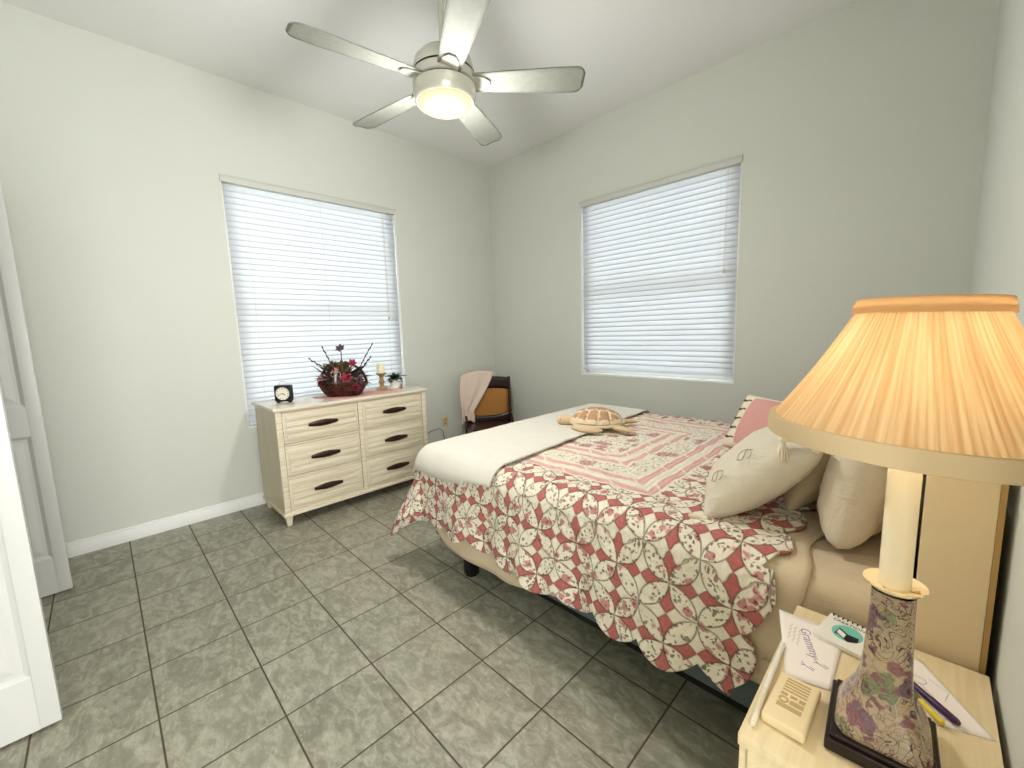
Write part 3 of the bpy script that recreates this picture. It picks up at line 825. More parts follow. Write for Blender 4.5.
# ------------------------------------------------------------------ cane chair in the corner
def chair():
    A, B = Vector((.12, -.555, 0)), Vector((.40, -.17, 0))
    u = (B-A).normalized(); w = (B-A).length; fr = Vector((u.y, -u.x, 0)); c = (A+B)/2
    t = thing('cane_chair', 'dark wooden chair with a cane back in the room corner', 'chair', c)
    M = Matrix((( u.x, fr.x, 0, c.x), (u.y, fr.y, 0, c.y), (0, 0, 1, 0), (0, 0, 0, 1)))   # local x along back, y forward
    h = w/2
    def bar(name, pts, r, n=10, flat=1., parent=t): return MB().tube(pts, r, n, flat).build(name, M_darkwood, parent, M=M)
    for s in (-1, 1):
        bar('back_post', [(s*h, -.02, 0), (s*h, 0, .40), (s*h, -.015, .60), (s*h, -.03, .785)], [.016, .018, .016, .013])
        bar('front_leg', [(s*(h-.015), .40, 0), (s*(h-.01), .40, .15), (s*(h-.01), .40, .28)], [.012, .016, .02])
    m = MB(); m.grid(lambda i, j: Vector(((2*i-1)*h, -.028+.006*j, .665+.11*j+.018*sin(pi*i)*j-.03*(1-j)*(abs(2*i-1)**4))), 20, 5)
    o = m.build('top_rail', M_darkwood, t, M=M); q = o.modifiers.new('s', 'SOLIDIFY'); q.thickness = .022; q.offset = 0
    m = MB(); m.grid(lambda i, j: Vector(((2*i-1)*h, -.012+.004*j, .29+(.08+.05*abs(2*i-1)**3)*j)), 20, 4)
    o = m.build('lower_rail', M_darkwood, t, M=M); q = o.modifiers.new('s', 'SOLIDIFY'); q.thickness = .022; q.offset = 0
    n = NT('woven cane'); x, y, z = n.sep(n.coord())
    k = (((x+z)*140.).frac()-.5).abs()+(((x-z)*140.).frac()-.5).abs()
    n.base(n.mix(n.step(k, .2, .6), lin((146, 90, 34)), lin((198, 140, 72))), .5, .3); n.bump(k, .5, .002)
    m = MB(); m.grid(lambda i, j: Vector(((2*i-1)*(h-.008), -.022-.0*j, .33+.36*j)), 12, 12)
    o = m.build('cane_back', n.m, t, M=M); q = o.modifiers.new('s', 'SOLIDIFY'); q.thickness = .004
    m = MB(); m.poly([(-h-.01, -.01), (h+.01, -.01), (h+.005, .40), (h-.04, .425), (-h+.04, .425), (-h-.005, .40)],   .272, .300)
    m.build('seat_frame', M_darkwood, t, M=M)
    m = MB(); m.poly([(-h+.04, .03), (h-.04, .03), (h-.04, .38), (-h+.04, .38)], .3005, .312); m.build('seat_pad', M_darkwood, t, M=M)
    for z in (.15,): 
        bar('stretcher', [(-h, .0, z), (-h+.01, .4, z)], .009); bar('stretcher', [(h, .0, z), (h-.01, .4, z)], .009)
    # short carved hip brackets at the seat
    for s in (-1, 1):
        bar('hip_bracket', [(s*h, .0, .40), (s*(h+.004), .05, .385), (s*(h+.004), .12, .345), (s*h, .16, .31)], [.009, .013, .012, .010])
    # blanket draped over the left of the back
    m = MB()
    Lf = .80
    def fn(i, j):
        s = i*Lf                          # along the length: rear hem -> over the top -> front hem
        q = j
        top = .835
        ux = -h-.035+.335*q
        if s < .22: y = -.062-.01*sin(q*9); z = top-.22+s
        elif s < .30:
            a = (s-.22)/.08*pi; y = -.036-.026*cos(a)-.002; z = top+.014*sin(a)
        else:
            z = top-(s-.30); y = .010+.035*min(1, (s-.30)/.5)+.012*sin(q*13+s*3)*(.3+s)
        if s >= .22:
            dwn = max(0, s-.26)
            ux = -h-.035+(.335-.22*min(1, dwn/.42)**1.4)*q-.02*min(1, dwn/.2)*(1-q)
        z -= .03*(q-.6)**2*4*(1 if s > .2 else .5)
        return Vector((ux+.006*sin(s*11+q*5), y, z+.0*q))
    m.grid(fn, 70, 26)
    b = m.build('throw_blanket', M_blankpink, None, M=M); q = b.modifiers.new('s', 'SOLIDIFY'); q.thickness = .008; q.offset = 1
    tag(b, 'pale pink blanket draped over the back of the corner chair', 'blanket')
chair()

# ------------------------------------------------------------------ bed
BX0, BX1, BY0, BY1 = 1.67, 3.565, -2.035, -.53     # mattress plan
def bed():
    t = thing('bed', 'queen bed with a grey box spring, black frame and cream headboard', 'bed', ((BX0+BX1)/2, (BY0+BY1)/2, 0))
    MB().box(BX0, BX1, BY0, BY1, .37, .632, bev=.03, seg=4).build('mattress', M_matt, t)
    MB().box(BX0, BX1, BY0+.005, BY1-.005, .145, .368, bev=.012, seg=3).build('box_spring', M_box, t)
    m = MB(); e = .02
    m.box(BX0+e, BX1, BY0+e, BY0+e+.035, .115, .143); m.box(BX0+e, BX1, BY1-e-.035, BY1-e, .115, .143)
    m.box(BX0+e, BX0+e+.035, BY0+e+.035, BY1-e-.035, .115, .143); m.box(BX1-.04, BX1, BY0+e+.035, BY1-e-.035, .115, .143); m.box(BX0+e+.035, BX1-.04, -1.30, -1.26, .115, .143)
    m.build('metal_frame', M_darkfr, t, smooth=False)
    for x in (1.93, 3.35):
        for y in (BY0+.045, BY1-.045):
            m = MB(); m.box(x-.03, x+.03, y-.028, y+.028, .0, .116, bev=.004); m.lathe([(.034, 0), (.034, .022), (.026, .03)], (x, y, 0), 20)
            m.build('leg', M_black, t)
    # headboard
    hx0, hx1, hy0, hy1, hz = 3.572, 3.676, -2.135, -.43, .985
    m = MB(); m.box(hx0, hx1-.008, hy0, hy0+.022, .0, hz, bev=.002); pn = m.build('headboard_end_panel', M_head, t)
    m = MB(); m.box(hx1-.008, hx1, hy0-.001, hy0+.022, .0, hz); m.build('edge_strip', M_gold, pn, smooth=False)
    m = MB(); m.box(hx0, hx1-.008, hy1-.022, hy1, .0, hz, bev=.002); m.build('headboard_end_panel', M_head, t)
    m = MB(); m.box(hx0+.004, hx0+.020, hy0+.022, hy1-.022, .2, hz-.02); m.build('headboard_face', M_head, t, smooth=False)
    m = MB(); m.box(hx0-.004, hx1, hy0-.006, hy1+.006, hz, hz+.022, bev=.004); m.build('headboard_top', M_head, t)
bed()

def drape(X, Y, off, r=.05, fs=.05, ff=.10, fc=.40, wave=None, zt=.632):
    """place a flat-cloth point over the mattress (near side, far side and foot overhang)"""
    a = (BX0+.02)-X; bn = (BY0+.02)-Y; bf = Y-(BY1-.02)
    b = bn if bn > bf else bf; sgn = -1 if bn > bf else 1
    ex, ey = max(a, 0.), max(b, 0.)
    z = zt+off; px, py = X, Y
    if ex <= 0 and ey <= 0:
        return Vector((px, py, z))
    rho = hypot(ex, ey); phi = math.atan2(ey, ex)
    corner = sin(2*phi)**2 if (ex > 0 and ey > 0) else 0.
    fl = fs*sin(phi)**2+ff*cos(phi)**2+fc*corner
    rr = r+off; arc = rr*pi/2*.9
    if rho < arc: an = rho/rr; ho = rr*sin(an); dz = rr*(1-cos(an))
    else:
        L = rho-arc; ho = rr+L*fl; dz = rr+L*sqrt(max(.05, 1-fl*fl))
        if wave: ho += wave(X, Y, L)*(1-min(1, 3*corner))
    dx, dy = cos(phi), sin(phi)
    bx = min(X, BX0+.02) if ex <= 0 else BX0+.02
    cx_ = X if ex <= 0 else BX0+.02
    cy_ = Y if ey <= 0 else (BY0+.02 if sgn < 0 else BY1-.02)
    return Vector((cx_-dx*(ho-.02 if ex > 0 else 0)+0, cy_+sgn*dy*(ho-.0 if ey > 0 else 0), z-dz))
def cloth_obj(name, mat, X0f, X1f, Yn, Yf, nx, ny, off, label, cat, thick=.004, **kw):
    """X0f(y) foot limit, X1f(y) head limit, Yn(x) near limit, Yf far limit, all in flat cloth metres"""
    m = MB(); wr = kw.pop('wr', .003); wsc = kw.pop('wsc', 7.)
    def flat(i, j):
        Yb = Yn(0)+(Yf-Yn(0))*j
        X = X0f(Yb)+(X1f(Yb)-X0f(Yb))*i
        Y = Yn(X)+(Yf-Yn(X))*j
        return X, Y
    def fn(i, j):
        X, Y = flat(i, j); p = drape(X, Y, off, **kw)
        nz = noise.noise(Vector((X*wsc, Y*wsc, 3.1)))+.5*noise.noise(Vector((X*wsc*2.3, Y*wsc*2.3, 9.)))
        if p.z > .60: p.z += wr*nz
        else: p.y += wr*nz*(-1 if Y < -1.3 else 1)
        return p
    m.grid(fn, nx, ny, uv=flat)
    o = m.build(name, mat, angle=80)
    q = o.modifiers.new('thick', 'SOLIDIFY'); q.thickness = thick; q.offset = 1
    return tag(o, label, cat)
cloth_obj('fitted_sheet', M_sheet, lambda y: 1.58, lambda y: 3.562, lambda x: -2.30+.012*sin(x*30), BY1+.25, 90, 70, .004,
          'beige fitted sheet on the mattress at the pillow end', 'sheet', .003, wave=lambda X, Y, L: .004*sin(X*40), fs=.02, ff=.02, wr=.003, wsc=5.)
cloth_obj('flat_sheet', M_sheet, lambda y: 1.60, lambda y: 3.375+.012*sin(y*9), lambda x: -2.53+.13*max(0, min(1, (x-2.3)/.6))+.22*max(0, (1.85-x)/.2)**1.6, BY1+.35, 110, 100, .011,
          'beige flat sheet hanging below the quilt at the bed side', 'sheet', .004, wave=lambda X, Y, L: .006*sin(X*17+Y*3)*min(1, L/.2), fs=.015, ff=.03, wr=.004, wsc=6.)
PQ = .176
def scal(v, ph, k=1.): return .055*k*abs(sin(pi*(v-ph)/PQ))**.7
def qnear(x): return -2.425+.04*max(0, min(1, (2.6-x)/.6))-scal(x, 3.135+PQ*0, max(.2, min(1, (x-1.45)/.25)))
cloth_obj('quilt', M_quilt, lambda y: 1.22-scal(y, -2.03, max(.2, min(1, (y+2.2)/.2))), lambda y: 3.28+.2*min(0, y+2.06)+scal(y, -2.03), qnear, BY1+.42, 300, 320, .022,
          'pink and cream floral patchwork quilt with scalloped edge on the bed', 'quilt', .007,
          wave=lambda X, Y, L: (.022*sin(X*13.+1)*min(1, L/.3)+.012*sin(X*29+2*sin(X*5))*min(1, L/.25)**2 if Y < -1 else 0)+(.02*sin(Y*14)*min(1, L/.3) if X < 1.64 else 0),
          fs=.08, ff=.12, fc=.34, r=.06, wr=.008, wsc=9.)
cloth_obj('throw_blanket', M_throw, lambda y: 1.55, lambda y: 2.165+.085*max(0, min(1, (-y-.55)/1.45)), lambda x: -2.165-.02*sin((x-1.5)*5), BY1+.12, 70, 120, .040,
          'cream fleece throw folded across the foot of the bed', 'blanket', .008, fs=.10, ff=.12, fc=.3, r=.07, wr=.004, wsc=4.)

# ------------------------------------------------------------------ pillows
def pillow_mesh(w, h, th, puff=2.4, seed=1., n=34, wrk=.006, ear=.02):
    """closed pillow: local x width, y height, z thickness"""
    m = MB()
    def side(s):
        def fn(i, j):
            u, v = 2*i-1, 2*j-1
            k = max(0., (1-abs(u)**puff)*(1-abs(v)**puff))**.5
            pin = 1-.07*(1-abs(u)**2)*abs(v)**3*0
            x = u*w/2*(1-.06*(1-u*u*0)*(1-abs(v))**0*(1-abs(v)**2)*0)
            x = u*w/2*(1-.07*(1-v*v)); y = v*h/2*(1-.07*(1-u*u))
            nz = noise.noise(Vector((x*9+seed, y*9, s*2.)))*wrk+noise.noise(Vector((x*22+seed, y*22, s*5.)))*wrk*.5
            return Vector((x, y, s*(th/2*k)+nz*k))
        return fn
    for s in (-1, 1): m.grid(side(s), n, n)
    bmesh.ops.remove_doubles(m.bm, verts=m.bm.verts, dist=.0004)
    return m
def frame_from(center, udir, vdir):
    u = Vector(udir).normalized(); v = Vector(vdir).normalized(); w = u.cross(v).normalized(); v = w.cross(u)
    c = Vector(center)
    return Matrix(((u.x, v.x, w.x, c.x), (u.y, v.y, w.y, c.y), (u.z, v.z, w.z, c.z), (0, 0, 0, 1)))
def tassel(m, p, d, L=.05, r=.013):
    d = Vector(d).normalized(); p = Vector(p)
    m.ball(p, r*.75, 2)
    ref = d.cross(Vector((.3, .8, .2))).normalized(); r2 = d.cross(ref)
    m.tube([p+d*r*.5, p+d*r*.9], [r*.55, r*.55], 10)
    for k in range(26):
        a = k*2.4; rr = r*sqrt((k+.5)/26)
        o_ = ref*cos(a)+r2*sin(a)
        m.tube([p+d*r*.8+o_*rr*.4, p+d*(L*.5)+o_*rr*.95, p+d*L*(.95+.05*sin(k*3))+o_*rr*1.25], [.0022, .0026, .002], 5)
def pillows():
    # sleeping pillow against the headboard
    th = radians(80)
    P3 = frame_from((3.455, -1.60, .862), (0, -1, 0), (cos(th), 0, sin(th)))
    m = pillow_mesh(.66, .42, .165, 6., 5., wrk=.014); o = m.build('pillow', M_pillow, M=P3, angle=180)
    tag(o, 'crumpled ivory pillow against the headboard, nearest the nightstand', 'pillow')
    th = radians(68)
    P2 = frame_from((3.345, -1.42, .845), (0, -1, 0), (cos(th), 0, sin(th)))
    m = pillow_mesh(.64, .42, .13, 4., 9., wrk=.009); o = m.build('pillow', M_pillow3, M=P2, angle=180)
    tag(o, 'smooth beige pillow between the tasselled cushion and the crumpled pillow', 'pillow')
    # tasselled cushion
    th = radians(43)
    P1 = frame_from((3.178, -1.735, .788), (.28, -.96, 0), (cos(th), .28*cos(th), sin(th)))
    t = thing('throw_pillow', 'ivory embroidered cushion with corner tassels leaning on the bed pillows', 'cushion', (3.205, -1.72, .66))
    pillow_mesh(.40, .40, .175, 2.4, 2., wrk=.009).build('cushion', M_pillow2, t, M=P1, angle=180)
    m = MB(); q = P1 @ Vector((.195, -.19, 0)); tassel(m, q, (-.9, -.25, -.12), .05, .012); m.build('tassel', M_tassel, t)
    m = MB(); q = P1 @ Vector((.165, .135, .07)); tassel(m, q, (0.05, -.1, -1), .062, .015)
    m.tube([P1 @ Vector((.19, .185, .0)), P1 @ Vector((.19, .17, .05)), q], [.012, .010, .006], 8); m.build('tassel', M_tassel, t)
    # embroidered letters on the face that looks to the foot of the bed
    def on_face(u, v):
        pf = max(0., (1-abs(u/.21)**2.6)*(1-abs(v/.215)**2.6))**.5
        return P1 @ Vector((u, v, .095*pf+.006))
    for k, (u0, v0, s) in enumerate(((.135, .02, .028), (.145, -.085, .024))):
        m = MB(); pts = [on_face(u0+s*.55*sin(a*1.0)*(1 if k else .8), v0+s*(a/pi-1)) for a in [2*pi*q/18 for q in range(19)]]
        m.tube(pts, .0016, 5); 
        pts = [on_face(u0+s*.8*cos(a), v0+s*.8*sin(a)) for a in [1.5*pi*q/14 for q in range(15)]]
        m.tube(pts, .0012, 5); m.build('embroidery', M_embro, t)
    # banded cushion further along
    n = NT('cream and pink banded cotton'); uvx, uvy, _ = n.sep(n.coord('Object'))
    v = n.coord()
    n.base(lin((230, 218, 194)), .85, .1); n.bump(n.noise(v, 14., 3.), .4, .01); creamb = n.m
    P4 = frame_from((3.10, -1.13, .785), (.86, -.50, 0), (.30, .42, .85))
    t = thing('throw_pillow', 'cream and pink banded cushion behind the tasselled cushion', 'cushion', (3.085, -1.19, .66))
    pillow_mesh(.50, .30, .14, 2.4, 4., wrk=.006).build('cushion', creamb, t, M=P4, angle=180)
    pm = cloth('rose pink cotton', (212, 160, 152), (204, 148, 140), .3)
    def onf(u, v, e=.004, W_=.25, H_=.15, T_=.07):
        xx = u/(1-.07*(1-(v/H_)**2)); yy = v/(1-.07*(1-(u/W_)**2))
        k = max(0., (1-min(1, abs(xx/W_))**2.4)*(1-min(1, abs(yy/H_))**2.4))**.5
        return P4 @ Vector((u, v, T_*k+e))
    m = MB(); m.grid(lambda i, j: onf(-.15+.36*i, -.12+.24*j, .005), 20, 20); m.build('pink_panel', pm, t)
    gm = plain('dark green ribbon', (84, 92, 66), .6)
    for k in range(5):
        v0 = -.10+.05*k
        m = MB(); m.tube([onf(-.160-.08*i/8, v0+.004*sin(i), .004) for i in range(9)], .0028, 6)
        m.ball(onf(-.205, v0, .006), .006, 1); m.build('ribbon', gm, t)
pillows()

# ------------------------------------------------------------------ plush turtle
def turtle():
    c = Vector((2.165, -1.165, .672))
    t = thing('plush_turtle', 'tan plush sea turtle lying on the quilt beside the cream throw', 'soft toy', c)
    hd = Vector((-.91, -.41, 0)).normalized()
    sd = Vector((-hd.y, hd.x, 0))
    M = Matrix(((hd.x, sd.x, 0, c.x), (hd.y, sd.y, 0, c.y), (0, 0, 1, c.z), (0, 0, 0, 1)))
    cream = cloth('cream plush', (232, 214, 184), (226, 206, 176), .3, 30.); tan = cloth('tan plush', (178, 138, 104), (190, 150, 116), .3, 30.)
    sand = cloth('sand plush', (214, 190, 152), (206, 180, 142), .3, 25.)
    A, B, H = .150, .115, .082
    # scute centres on the dome plan
    cs = [(-.098, 0), (-.035, 0), (.03, 0), (.092, 0)]+[(x, s*y) for s in (-1, 1) for x, y in ((-.115, .052), (-.055, .072), (.008, .078), (.068, .066), (.115, .042))]
    m = MB(); N = 90
    for i in range(N):
        pass
    rings, seg = 34, 84
    def hgt(x, y):
        q = (x/A)**2+(y/B)**2; return H*max(0, 1-q)**.55
    V = []
    def dome(i, j):
        rr = i; a = 2*pi*j
        x, y = A*sin(rr*pi/2)*cos(a), B*sin(rr*pi/2)*sin(a)
        z = H*cos(rr*pi/2)
        d = sorted(hypot(x-p[0], y-p[1]) for p in cs); e = d[1]-d[0]
        k = min(1, max(0, (e-.006)/.016)); k = k if rr < .93 else 0
        n_ = Vector((x/A**2, y/B**2, z/H**2)).normalized()
        return Vector((x, y, z+.028))+n_*.012*sqrt(k)
    m.grid(dome, rings, seg, cv=True)
    for f in m.bm.faces:
        p = f.calc_center_median(); d = sorted(hypot(p.x-q[0], p.y-q[1]) for q in cs)
        rim = (p.x/A)**2+(p.y/B)**2
        f.material_index = 1 if (d[1]-d[0] > .012 and rim < .98 and p.z > .040) else 0
    m.build('shell', [cream, tan], t, M=M)
    m = MB(); m.tube([(A*1.04*cos(a), B*1.04*sin(a), .030+.004*cos(2*a)) for a in [2*pi*k/48 for k in range(49)]], .009, 10); m.build('shell_rim', cream, t, M=M)
    m = MB(); m.ball((0, 0, .022), 1, 3, (A*.95, B*.95, .026)); m.build('belly', sand, t, M=M)
    m = MB(); m.tube([(.12, 0, .03), (.16, 0, .034), (.185, 0, .037), (.215, 0, .034), (.238, 0, .026), (.246, 0, .022)], [.026, .032, .036, .034, .022, .007], 16, .92); hdo = m.build('head', sand, t, M=M)
    for s in (-1, 1):
        m = MB(); m.ball((.219, s*.0285, .042), .0048, 2); m.build('eye', M_black, hdo, M=M)
    def flipper(pts, rad, nm='flipper'):
        m = MB(); m.tube(pts, rad, 16, .6); return m.build(nm, sand, t, M=M)
    for s in (-1, 1):
        flipper([(.105, s*.085, .026), (.10, s*.125, .024), (.06, s*.155, .022), (.0, s*.165, .020), (-.045, s*.158, .018), (-.06, s*.152, .016)], [.022, .032, .034, .030, .019, .005])
        flipper([(-.10, s*.06, .026), (-.135, s*.09, .023), (-.18, s*.115, .020), (-.215, s*.13, .016), (-.228, s*.135, .014)], [.020, .027, .024, .015, .004])
    m = MB(); m.tube([(-.14, 0, .022), (-.17, 0, .018), (-.185, 0, .015)], [.014, .009, .002], 10); m.build('tail', sand, t, M=M)
turtle()

# ------------------------------------------------------------------ nightstand
NZ = .60
def nightstand():
    x0, x1, y0, y1 = 3.378, 3.680, -2.585, -2.150
    t = thing('nightstand', 'cream nightstand beside the bed under the lamp', 'nightstand', ((x0+x1)/2, (y0+y1)/2, 0))
    MB().box(x0, x1, y0, y1, NZ-.022, NZ, bev=.003).build('top', M_night, t)
    m = MB(); m.box(x0+.014, x1, y0+.008, y0+.024, .04, NZ-.022); m.box(x0+.014, x1, y1-.024, y1-.008, .04, NZ-.022); m.box(x1-.012, x1, y0+.024, y1-.024, .04, NZ-.022); m.box(x0+.014, x1-.012, y0+.024, y1-.024, .04, .06)
    m.build('body', M_night, t, smooth=False)
    for za, zb in ((.065, .315), (.325, .572)):
        m = MB(); m.box(x0, x0+.016, y0+.012, y1-.012, za, zb, bev=.002); d = m.build('drawer', M_night, t)
        m = MB(); yc = (y0+y1)/2; zc = (za+zb)/2
        m.tube([(x0, yc-.05, zc), (x0-.018, yc-.045, zc), (x0-.018, yc+.045, zc), (x0, yc+.05, zc)], .004, 8); m.build('handle', M_gold, d)
    m = MB(); m.box(x0+.03, x1-.01, y0+.02, y1-.02, 0, .04); m.build('plinth', M_night, t, smooth=False)
nightstand()

def lamp():
    cx, cy = 3.545, -2.447
    t = thing('table_lamp', 'floral porcelain table lamp with a pleated glowing cream shade', 'lamp', (cx, cy, NZ))
    rz = Matrix.Rotation(radians(3), 4, 'Z')
    m = MB(); m.box(-.066, .066, -.072, .072, NZ+.001, NZ+.022, bev=.004, seg=3); m.box(-.060, .060, -.066, .066, NZ+.020, NZ+.030, bev=.003)
    m.build('plinth', M_ebony, t, M=Matrix.Translation((cx, cy, 0)) @ rz)
    prof = [(0, .055, .060), (.006, .057, .062), (.018, .053, .058), (.035, .046, .050), (.055, .037, .040), (.08, .031, .034), (.12, .029, .031), (.145, .028, .030), (.165, .027, .028), (.185, .026, .026), (.205, .026, .026), (.222, .026, .026), (.230, .026, .026)]
    m = MB()
    def body(i, j):
        k = i*(len(prof)-1); a = int(min(k, len(prof)-2)); f = k-a
        z = prof[a][0]*(1-f)+prof[a+1][0]*f; hx = prof[a][1]*(1-f)+prof[a+1][1]*f; hy = prof[a][2]*(1-f)+prof[a+1][2]*f
        an = 2*pi*j; e = .35+.55*min(1, z/.2)
        c_, s_ = cos(an), sin(an)
        ce = abs(c_)**e*(1 if c_ > 0 else -1); se = abs(s_)**e*(1 if s_ > 0 else -1)
        wob = 1+.02*sin(4*an)*sin(z*60)
        return Vector((hx*ce*wob, hy*se*wob, NZ+.030+z))
    V = m.grid(body, 50, 64, cv=True)
    m.build('porcelain_body', M_porc, t, M=Matrix.Translation((cx, cy, 0)) @ rz, angle=70)
    c = (cx, cy, 0)
    zs = NZ+.262
    dish = NT('painted dish'); f = dish.noise(dish.coord(), 60., 3.); dish.base(dish.mix(dish.step(f, .6, .66), lin((246, 226, 182)), lin((176, 120, 74))), .2, .5)
    MB().lathe([(.020, zs-.002), (.028, zs+.002), (.036, zs+.008), (.037, zs+.011), (.033, zs+.009), (.025, zs+.006), (.0001, zs+.005)], c, 48, 'Z', True, False).build('drip_dish', dish.m, t)
    MB().lathe([(.0188, zs+.006), (.0188, 1.075), (.016, 1.08)], c, 32).build('candle_sleeve', M_candle, t)
    m = MB(); m.lathe([(.012, 1.08), (.014, 1.10), (.014, 1.12)], c, 20); m.build('socket', M_gold, t)
    MB().lathe([(.010, 1.12), (.016, 1.14), (.024, 1.165), (.026, 1.185), (.018, 1.205), (.0001, 1.212)], c, 24, 'Z', True, False).build('bulb', M_bulb, t)
    # shade, a touch tilted
    zb, zt, rb, rt_ = 1.092, 1.294, .169, .076
    TM = Matrix.Translation((cx, cy, 1.19)) @ Matrix.Rotation(radians(2.0), 4, 'Y') @ Matrix.Rotation(radians(-1.), 4, 'X') @ Matrix.Translation((0.004, 0, -1.19))
    m = MB(); n = 440
    prof2 = [(rt_+(rb-rt_)*s+.004*sin(pi*s)*-1, zt-.018+(zb+.018-zt+.018)*s) for s in [k/10 for k in range(11)]]
    m.lathe(prof2, (0, 0, 0), n, 'Z', False, False, fn=lambda a, z: 1+.0035*(1 if int(round(a/(2*pi)*n)) % 4 < 2 else -1)+.002*sin(a*31))
    sh = m.build('shade', M_shade, t, M=TM, angle=80)
    for v in sh.data.vertices: pass
    m = MB(); m.lathe([(rb-.006, zb+.026), (rb+.003, zb+.026), (rb+.005, zb+.013), (rb+.004, zb), (rb-.002, zb-.002), (rb-.004, zb+.006)], (0, 0, 0), 96, 'Z', False, False)
    m.build('bottom_trim', M_shadehem, sh, M=TM)
    m = MB(); m.lathe([(rt_+.0055, zt-.020), (rt_+.004, zt-.010), (rt_+.001, zt), (rt_-.003, zt+.001), (rt_-.003, zt-.012)], (0, 0, 0), 96, 'Z', False, False)
    m.build('top_trim', M_shadetop, sh, M=TM)
    m = MB()
    for k in range(3):
        a = 2*pi*k/3; m.tube([(0, 0, zt-.02), (cos(a)*(rt_-.002), sin(a)*(rt_-.002), zt-.01)], .0015, 6)
    m.tube([(.0, 0, zt-.025), (0, 0, zt-.008)], .006, 10); m.build('shade_spider', M_nickel, sh, M=TM)
    m = MB()
    for s in (-1, 1): m.tube([(cx, cy+s*.014, 1.10), (cx, cy+s*.036, 1.14), (cx, cy+s*.040, 1.19), (cx, cy+s*.025, 1.25), (cx+.004, cy, zt-.025)], .0018, 6)
    m.build('harp', M_nickel, t)
    l = bpy.data.lights.new('table lamp', 'POINT'); l.energy = 4.6; l.color = (1, .89, .62); l.shadow_soft_size = .03
    o = bpy.data.objects.new('table_lamp_light', l); COL.objects.link(o); o.location = (cx, cy, 1.165); 
def mat_shadetop():
    n = NT('shade top band'); n.base(lin((224, 186, 138)), .8, .1)
    t = n.node('ShaderNodeBsdfTranslucent'); n.put(t.inputs[0], lin((226, 190, 146)))
    mx = n.node('ShaderNodeMixShader'); mx.inputs[0].default_value = .5
    n.lk(n.b.outputs[0], mx.inputs[1]); n.lk(t.outputs[0], mx.inputs[2]); n.lk(mx.outputs[0], n.out.inputs[0]); return n.m
M_shadetop = mat_shadetop()
lamp()

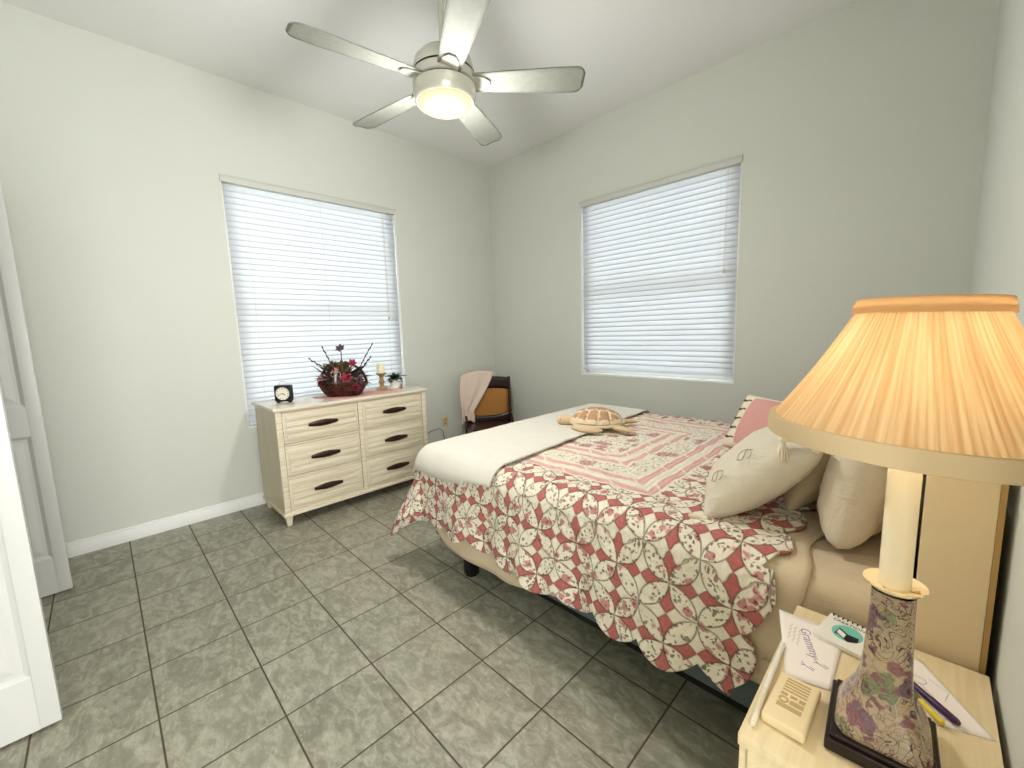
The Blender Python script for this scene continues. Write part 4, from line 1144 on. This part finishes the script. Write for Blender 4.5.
# ------------------------------------------------------------------ things on the nightstand
def quad_sheet(name, pts, z, parent=None, thick=.0004, mat=None, curl=0., label=None, cat=None, group=None):
    P = [Vector((p[0], p[1], z)) for p in pts]
    m = MB()
    m.grid(lambda i, j: (P[0].lerp(P[1], i)).lerp(P[3].lerp(P[2], i), j)+Vector((0, 0, curl*(i*i*(1-j)))), 12, 12)
    o = m.build(name, mat or M_paper, parent)
    q = o.modifiers.new('s', 'SOLIDIFY'); q.thickness = thick; q.offset = 1
    return o
def scribble(parent, z, strokes, mat, name='drawing', r=.0005):
    m = MB()
    for pts in strokes: m.tube([(x, y, z) for x, y in pts], r, 5, .4)
    return m.build(name, mat, parent)
def papers():
    z = NZ+.0006
    # left drawing, lettered name and two figures
    A = [(3.350+.008, -2.197), (3.432, -2.225), (3.476, -2.352), (3.398, -2.400)]
    d = quad_sheet('paper_drawing', [(3.352, -2.200), (3.474, -2.195), (3.474, -2.388), (3.408, -2.405)], z+.0008)
    tag(d, 'child drawing with purple handwriting on the nightstand, left of the lamp', 'paper')
    R = Matrix.Rotation(radians(-68), 4, 'Z')
    text('Grammy', .026, .0001, M_purpleink, 'handwriting', d, (3.424, -2.278, z+.0018), rot=R)
    for q in range(3):
        scribble(d, z+.0018, [[(3.384+.009*q+.0022*sin(k*1.9+q)+.0004*k, -2.235-.0042*k-.006*q) for k in range(14)]], M_greyink, 'pencil_scribble', .0004)
    def fig(cx, cy, s, mat):
        return scribble(d, z+.0018, [[(cx-s, cy+s*.6), (cx-s*.4, cy), (cx+s*.8, cy-s*.5)], [(cx-s, cy-.2*s), (cx-s*.4, cy)], [(cx+s*.2, cy+.2*s), (cx+s*.9, cy-.1*s)]], mat, 'drawn_figure', .0009)
    fig(3.434, -2.352, .012, M_purpleink); fig(3.452, -2.330, .013, M_greyink)
    e = quad_sheet('paper_drawing', [(3.484, -2.175), (3.590, -2.185), (3.676, -2.325), (3.600, -2.352)], z)
    tag(e, 'white sheet with faint pencil drawing under the markers, right of the lamp', 'paper')
    scribble(e, z+.0009, [[(3.585+.012*cos(a), -2.25+.01*sin(a)) for a in [2*pi*k/14 for k in range(15)]], [(3.59, -2.262), (3.615, -2.295)], [(3.60, -2.235), (3.625, -2.255), (3.62, -2.28)]], M_greyink)
    # spiral pad
    c = Vector((3.476, -2.205, NZ))
    t = thing('spiral_notebook', 'spiral notepad with black lettering and a teal and black cover picture', 'notebook', c)
    M = Matrix.Translation(c) @ Matrix.Rotation(radians(-9), 4, 'Z')
    w, h = .048, .070
    M = Matrix.Translation((3.482, -2.158, NZ)) @ Matrix.Rotation(radians(-10), 4, 'Z')
    m = MB(); m.box(-.040, .040, -.10, .0, .002, .010, bev=.0008); m.build('pages', M_white, t, M=M)
    m = MB(); m.box(-.0405, .0405, -.1005, .0005, .0102, .0110); cov = m.build('cover', M_white, t, M=M, smooth=False)
    m = MB()
    for k in range(9):
        x = -.034+.0085*k; m.tube([(x, -.006, .0112), (x, -.003, .0135), (x, .002, .012), (x, .003, .006), (x, .000, .003)], .0011, 6)
    m.build('spiral_binding', M_ink, t, M=M)
    m = MB(); m.poly([(.0+.026*cos(a)+.004, -.050+.028*sin(a)) for a in [2*pi*k/30 for k in range(30)]], .0111, .0113); m.build('teal_shape', M_teal, cov, M=M)
    m = MB(); m.poly([(-.012, -.040), (.006, -.052), (.024, -.050), (.026, -.066), (.012, -.078), (-.006, -.066), (-.014, -.066)], .0114, .0116); m.build('black_shape', M_ink, cov, M=M)
    m = MB(); m.poly([(-.011, -.046), (.004, -.056), (.004, -.070), (-.011, -.061)], .0117, .0119); m.build('white_shape', M_white, cov, M=M)
    text('CREATIONS', .0115, .0001, M_ink, 'lettering', cov, M @ Vector((0, -.0165, .0113)), rot=Matrix.Rotation(radians(-10), 4, 'Z'))
    # moulded plaque
    M = Matrix.Translation((3.432, -2.478, NZ)) @ Matrix.Rotation(radians(-2), 4, 'Z')
    t = thing('embossed_plaque', 'cream embossed block with tan lettering at the front of the nightstand', 'plaque', (3.432, -2.478, NZ))
    m = MB(); m.box(-.031, .031, -.061, .061, .0005, .018, bev=.006, seg=4); m.build('block', M_soap, t, M=M)
    m = MB()
    for k in range(5): m.box(-.018, .018, .016+k*.0075, .020+k*.0075, .0178, .0186, bev=.0003, seg=1)
    m.box(-.018, -.008, .004, .010, .0178, .0186); m.box(-.004, .006, .004, .010, .0178, .0186); m.box(.009, .018, .002, .010, .0178, .0186)
    m.box(-.002, .018, -.012, -.002, .0178, .0186); m.box(-.018, .018, -.026, -.016, .0178, .0186)
    m.build('raised_bars', M_soapd, t, M=M)
    m = MB(); m.lathe([(.0075, .0178), (.0075, .0188), (.0045, .0188), (.0045, .0178)], (-.011, -.007, 0), 24, 'Z', False, False); m.build('ring_mark', M_soapd, t, M=M)
    # pens
    def pen(name, a, b, r, mats, label, cat):
        a, b = Vector(a), Vector(b); d = b-a
        t = thing(name, label, cat, ((a+b)/2).to_tuple())
        MB().tube([a, a+d*.02, a+d*.60, a+d*.62], [r*.8, r, r, r], 14).build('barrel', mats[0], t)
        MB().tube([a+d*.62, a+d*.64, a+d*.97, b], [r*1.06, r*1.1, r*1.05, r*.75], 14).build('cap', mats[1], t)
    pen('marker_pen', (3.546, -2.250, z+.0082), (3.634, -2.334, z+.0082), .0055, (M_purple, M_purple), 'dark purple marker lying on the right sheet of paper', 'marker')
    pen('marker_pen', (3.616, -2.350, z+.0072), (3.572, -2.296, z+.0072), .0048, (M_yellow, plain('olive cap', (96, 84, 30), .4)), 'short yellow marker with a dark tip beside the purple marker', 'marker')
    pen('stylus_pen', (3.386, -2.320, NZ+.0055), (3.392, -2.560, NZ+.0055), .0045, (M_white, plain('white barrel end', (224, 214, 190), .4)), 'long white pen with gold ends along the nightstand front edge', 'pen')
papers()
